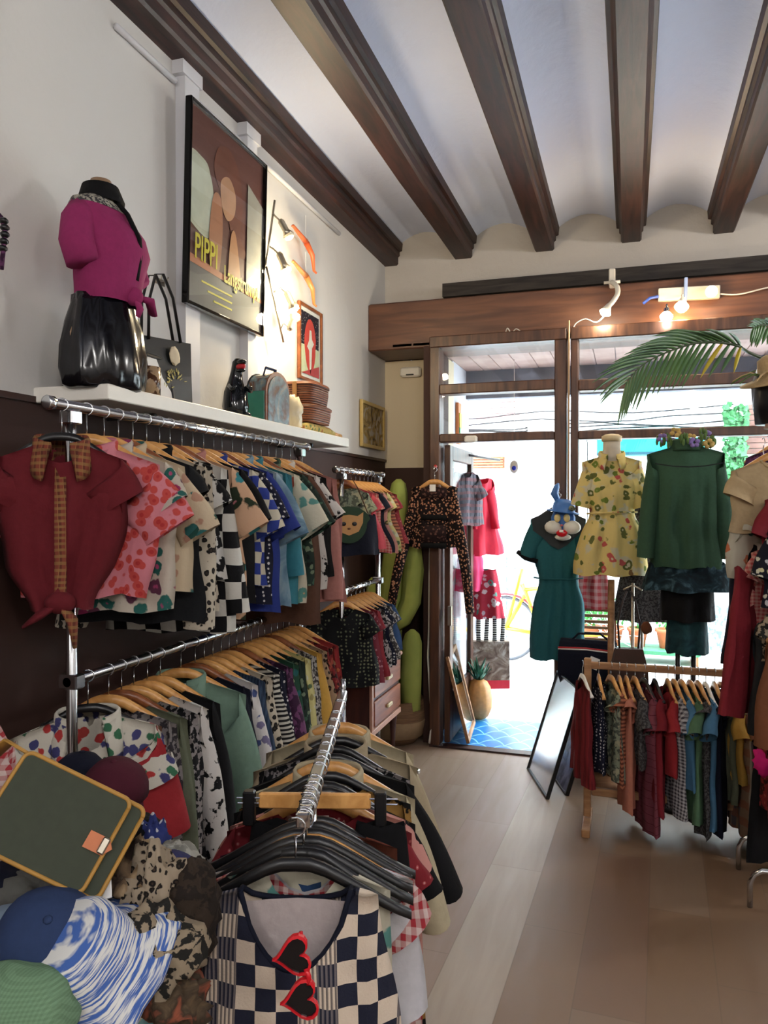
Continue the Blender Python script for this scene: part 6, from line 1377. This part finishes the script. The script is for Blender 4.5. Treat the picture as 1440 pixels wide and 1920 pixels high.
for k in range(5):
    y = YS-.05-.01*k; z = 2.50+.03*k; p = [(-2.4+i*.35, y+.02*rnd.random(), z+.03*math.sin(i*1.1+k)+.02*rnd.random()+(.12 if k == 3 else 0)) for i in range(11)]
    tag(MB().tube(p, .008, 5).build('street_cable', M_dkmetal, None, True), 'one of the dark cables strung along the facade across the street', 'cable', 'cables along the street facade')
iv = MB(); rnd = random.Random(5)
for k in range(900):
    x = rnd.uniform(1.00, 1.24) if k < 560 else rnd.uniform(.98, 1.7); z = rnd.uniform(1.55, 2.75) if k < 560 else rnd.uniform(1.3, 2.1); y = YS-.04-rnd.random()*.12; s = rnd.uniform(.02, .045)
    iv.add([(-s, 0, 0), (0, 0, -s*.9), (s, 0, 0), (0, -.01, s)], [(0, 1, 2, 3)], T(x, y, z) @ RZ(rnd.uniform(-1, 1)) @ RX(rnd.uniform(-.8, .8)) @ RY(rnd.uniform(0, 6)))
o = iv.build('ivy', plain('ivy_leaf', (58, 128, 72), .6)); tag(o, 'ivy climbing the facade across the street', 'ivy', kind='stuff')
pc = thing('plant_trough', 'long green-edged bench of potted plants across the street', 'bench', (-.05, 8.6, -.02), 0)
MB().rbox(-.5, .75, -.2, .2, .10, .15, .01).build('shelf_board', plain('green_bench_paint', (60, 130, 90), .6), pc)
for x in (-.45, .7): MB().rbox(x-.03, x+.03, -.18, .18, 0, .10, .004).build('leg', M_pine, pc)
for k, (x, s) in enumerate(((-.35, 1), (-.12, 1.1), (.14, 1), (.44, 1.15))):
    p_ = thing('potted_plant', ['terracotta pot plant, leftmost on the street bench', 'terracotta pot plant, second from the left on the street bench', 'terracotta pot plant, second from the right on the street bench', 'terracotta pot plant, rightmost on the street bench'][k], 'potted plant', (x-.05, 8.6, .13), 0, 'potted plants across the street')
    MB().lathe([(.07*s, 0), (.10*s, .17), (.112*s, .17), (.112*s, .20), (.09*s, .2), (.085*s, .17)], 20).build('pot', plain('street_terracotta', (206, 110, 70), .7), p_, True)
    lf = MB(); rnd = random.Random(k)
    for j in range(160):
        d = Vector((rnd.gauss(0, 1), rnd.gauss(0, 1), rnd.gauss(0, 1))).normalized()*rnd.random()**.4; s2 = rnd.uniform(.02, .04)
        lf.add([(-s2*.6, 0, 0), (0, 0, -s2), (s2*.6, 0, 0), (0, -.008, s2)], [(0, 1, 2, 3)], T(d.x*.15, d.y*.13, .38+d.z*.20) @ RZ(rnd.uniform(0, 6)) @ RX(rnd.uniform(-.8, .8)))
    lf.tube([(0, 0, .17), (0, 0, .4)], .01, 6)
    lf.build('foliage', plain('plant_green', (76, 160, 76), .6), p_)
rc = og('red and white gingham dress hanging outside behind the window', 'dress', -.27, 5.35, 1.46, R(5), fab('street_gingham', 'gingham', [(236, 170, 166), (220, 30, 50)], 22), 'dress', L=.52, sh=.12, bw=.13, hem=.15, slv='none', seed=91)
sr = thing('slatted_rack', 'small brown slatted wooden rack standing outside the window under the gingham dress', 'rack', (-.24, 5.38, 0))
MB().rbox(-.17, -.13, -.02, .02, 0, .98, .003).build('post', M_hangd, sr); MB().rbox(.12, .16, -.02, .02, 0, .98, .003).build('post', M_hangd, sr)
for k in range(22): MB().rbox(-.13, .12, -.008, .008, .08+.04*k, .10+.04*k, .002).build('slat', M_pine, sr)
sr_c = MB().tube([(-.27, 5.36, 1.46), (-.27, 5.36, 2.06), (-.27, 5.2, 2.07)], .003, 5).build('cord', M_dkmetal, None, True); tag(sr_c, 'dark cord holding the gingham dress outside the window', 'cord')
wc = thing('wind_chime', 'small blue-eyed charm hanging outside under the door head', 'charm', (-.84, 5.9, 1.93))
MB().blob((0, 0, 0), (.035, .012, .05)).build('charm_body', M_white, wc, True); MB().blob((0, -.012, -.01), (.016, .006, .018)).build('blue_eye', plain('blue_glass_eye', (20, 50, 190), .2), wc, True); MB().tube([(0, 0, .05), (0, 0, .82)], .002, 5).build('thread', M_white, wc, True)
pr_ = thing('painted_ornament', 'narrow orange and yellow painted figure on the porch wall seen through the glass', 'ornament', (-1.285, 5.95, 2.12))
MB().rbox(-.012, .012, -.05, .05, 0, .32, .003).build('figure_board', plain('orange_paint', (206, 120, 60), .6), pr_); MB().rbox(.012, .02, -.04, .04, .12, .24, .003).build('yellow_patch', M_yel, pr_); MB().rbox(.012, .02, -.04, .0, .08, .13, .003).build('green_patch', plain('green_patch', (90, 160, 110), .6), pr_)
# unseen globe lamps on cords, put in to light the room
for i, (x, y, gw) in enumerate(ADDED_LAMPS):
    t = thing('added_globe_lamp', 'added unseen globe lamp %s' % ['behind the photographer, nearest of the globes', 'at the back left of the shop', 'at the back right of the shop', 'near the right wall towards the window', 'beside the right wall, middle of its row'][i], 'added lamp', (x, y, 3.05))
    MB().blob((0, 0, 0), ((.13,)*3 if gw < 300 else (.075,)*3), 20, 12).build('globe', emit('globe_glow_%d' % gw, (1, .96, .92, 1), gw), t, True); MB().tube([(0, 0, .13), (0, 0, .46)], .006, 8).build('hanging_cord', M_white, t, True); MB().lathe([(.05, .44), (.05, .50), (.02, .52)], 16).build('ceiling_rose', M_white, t, True)
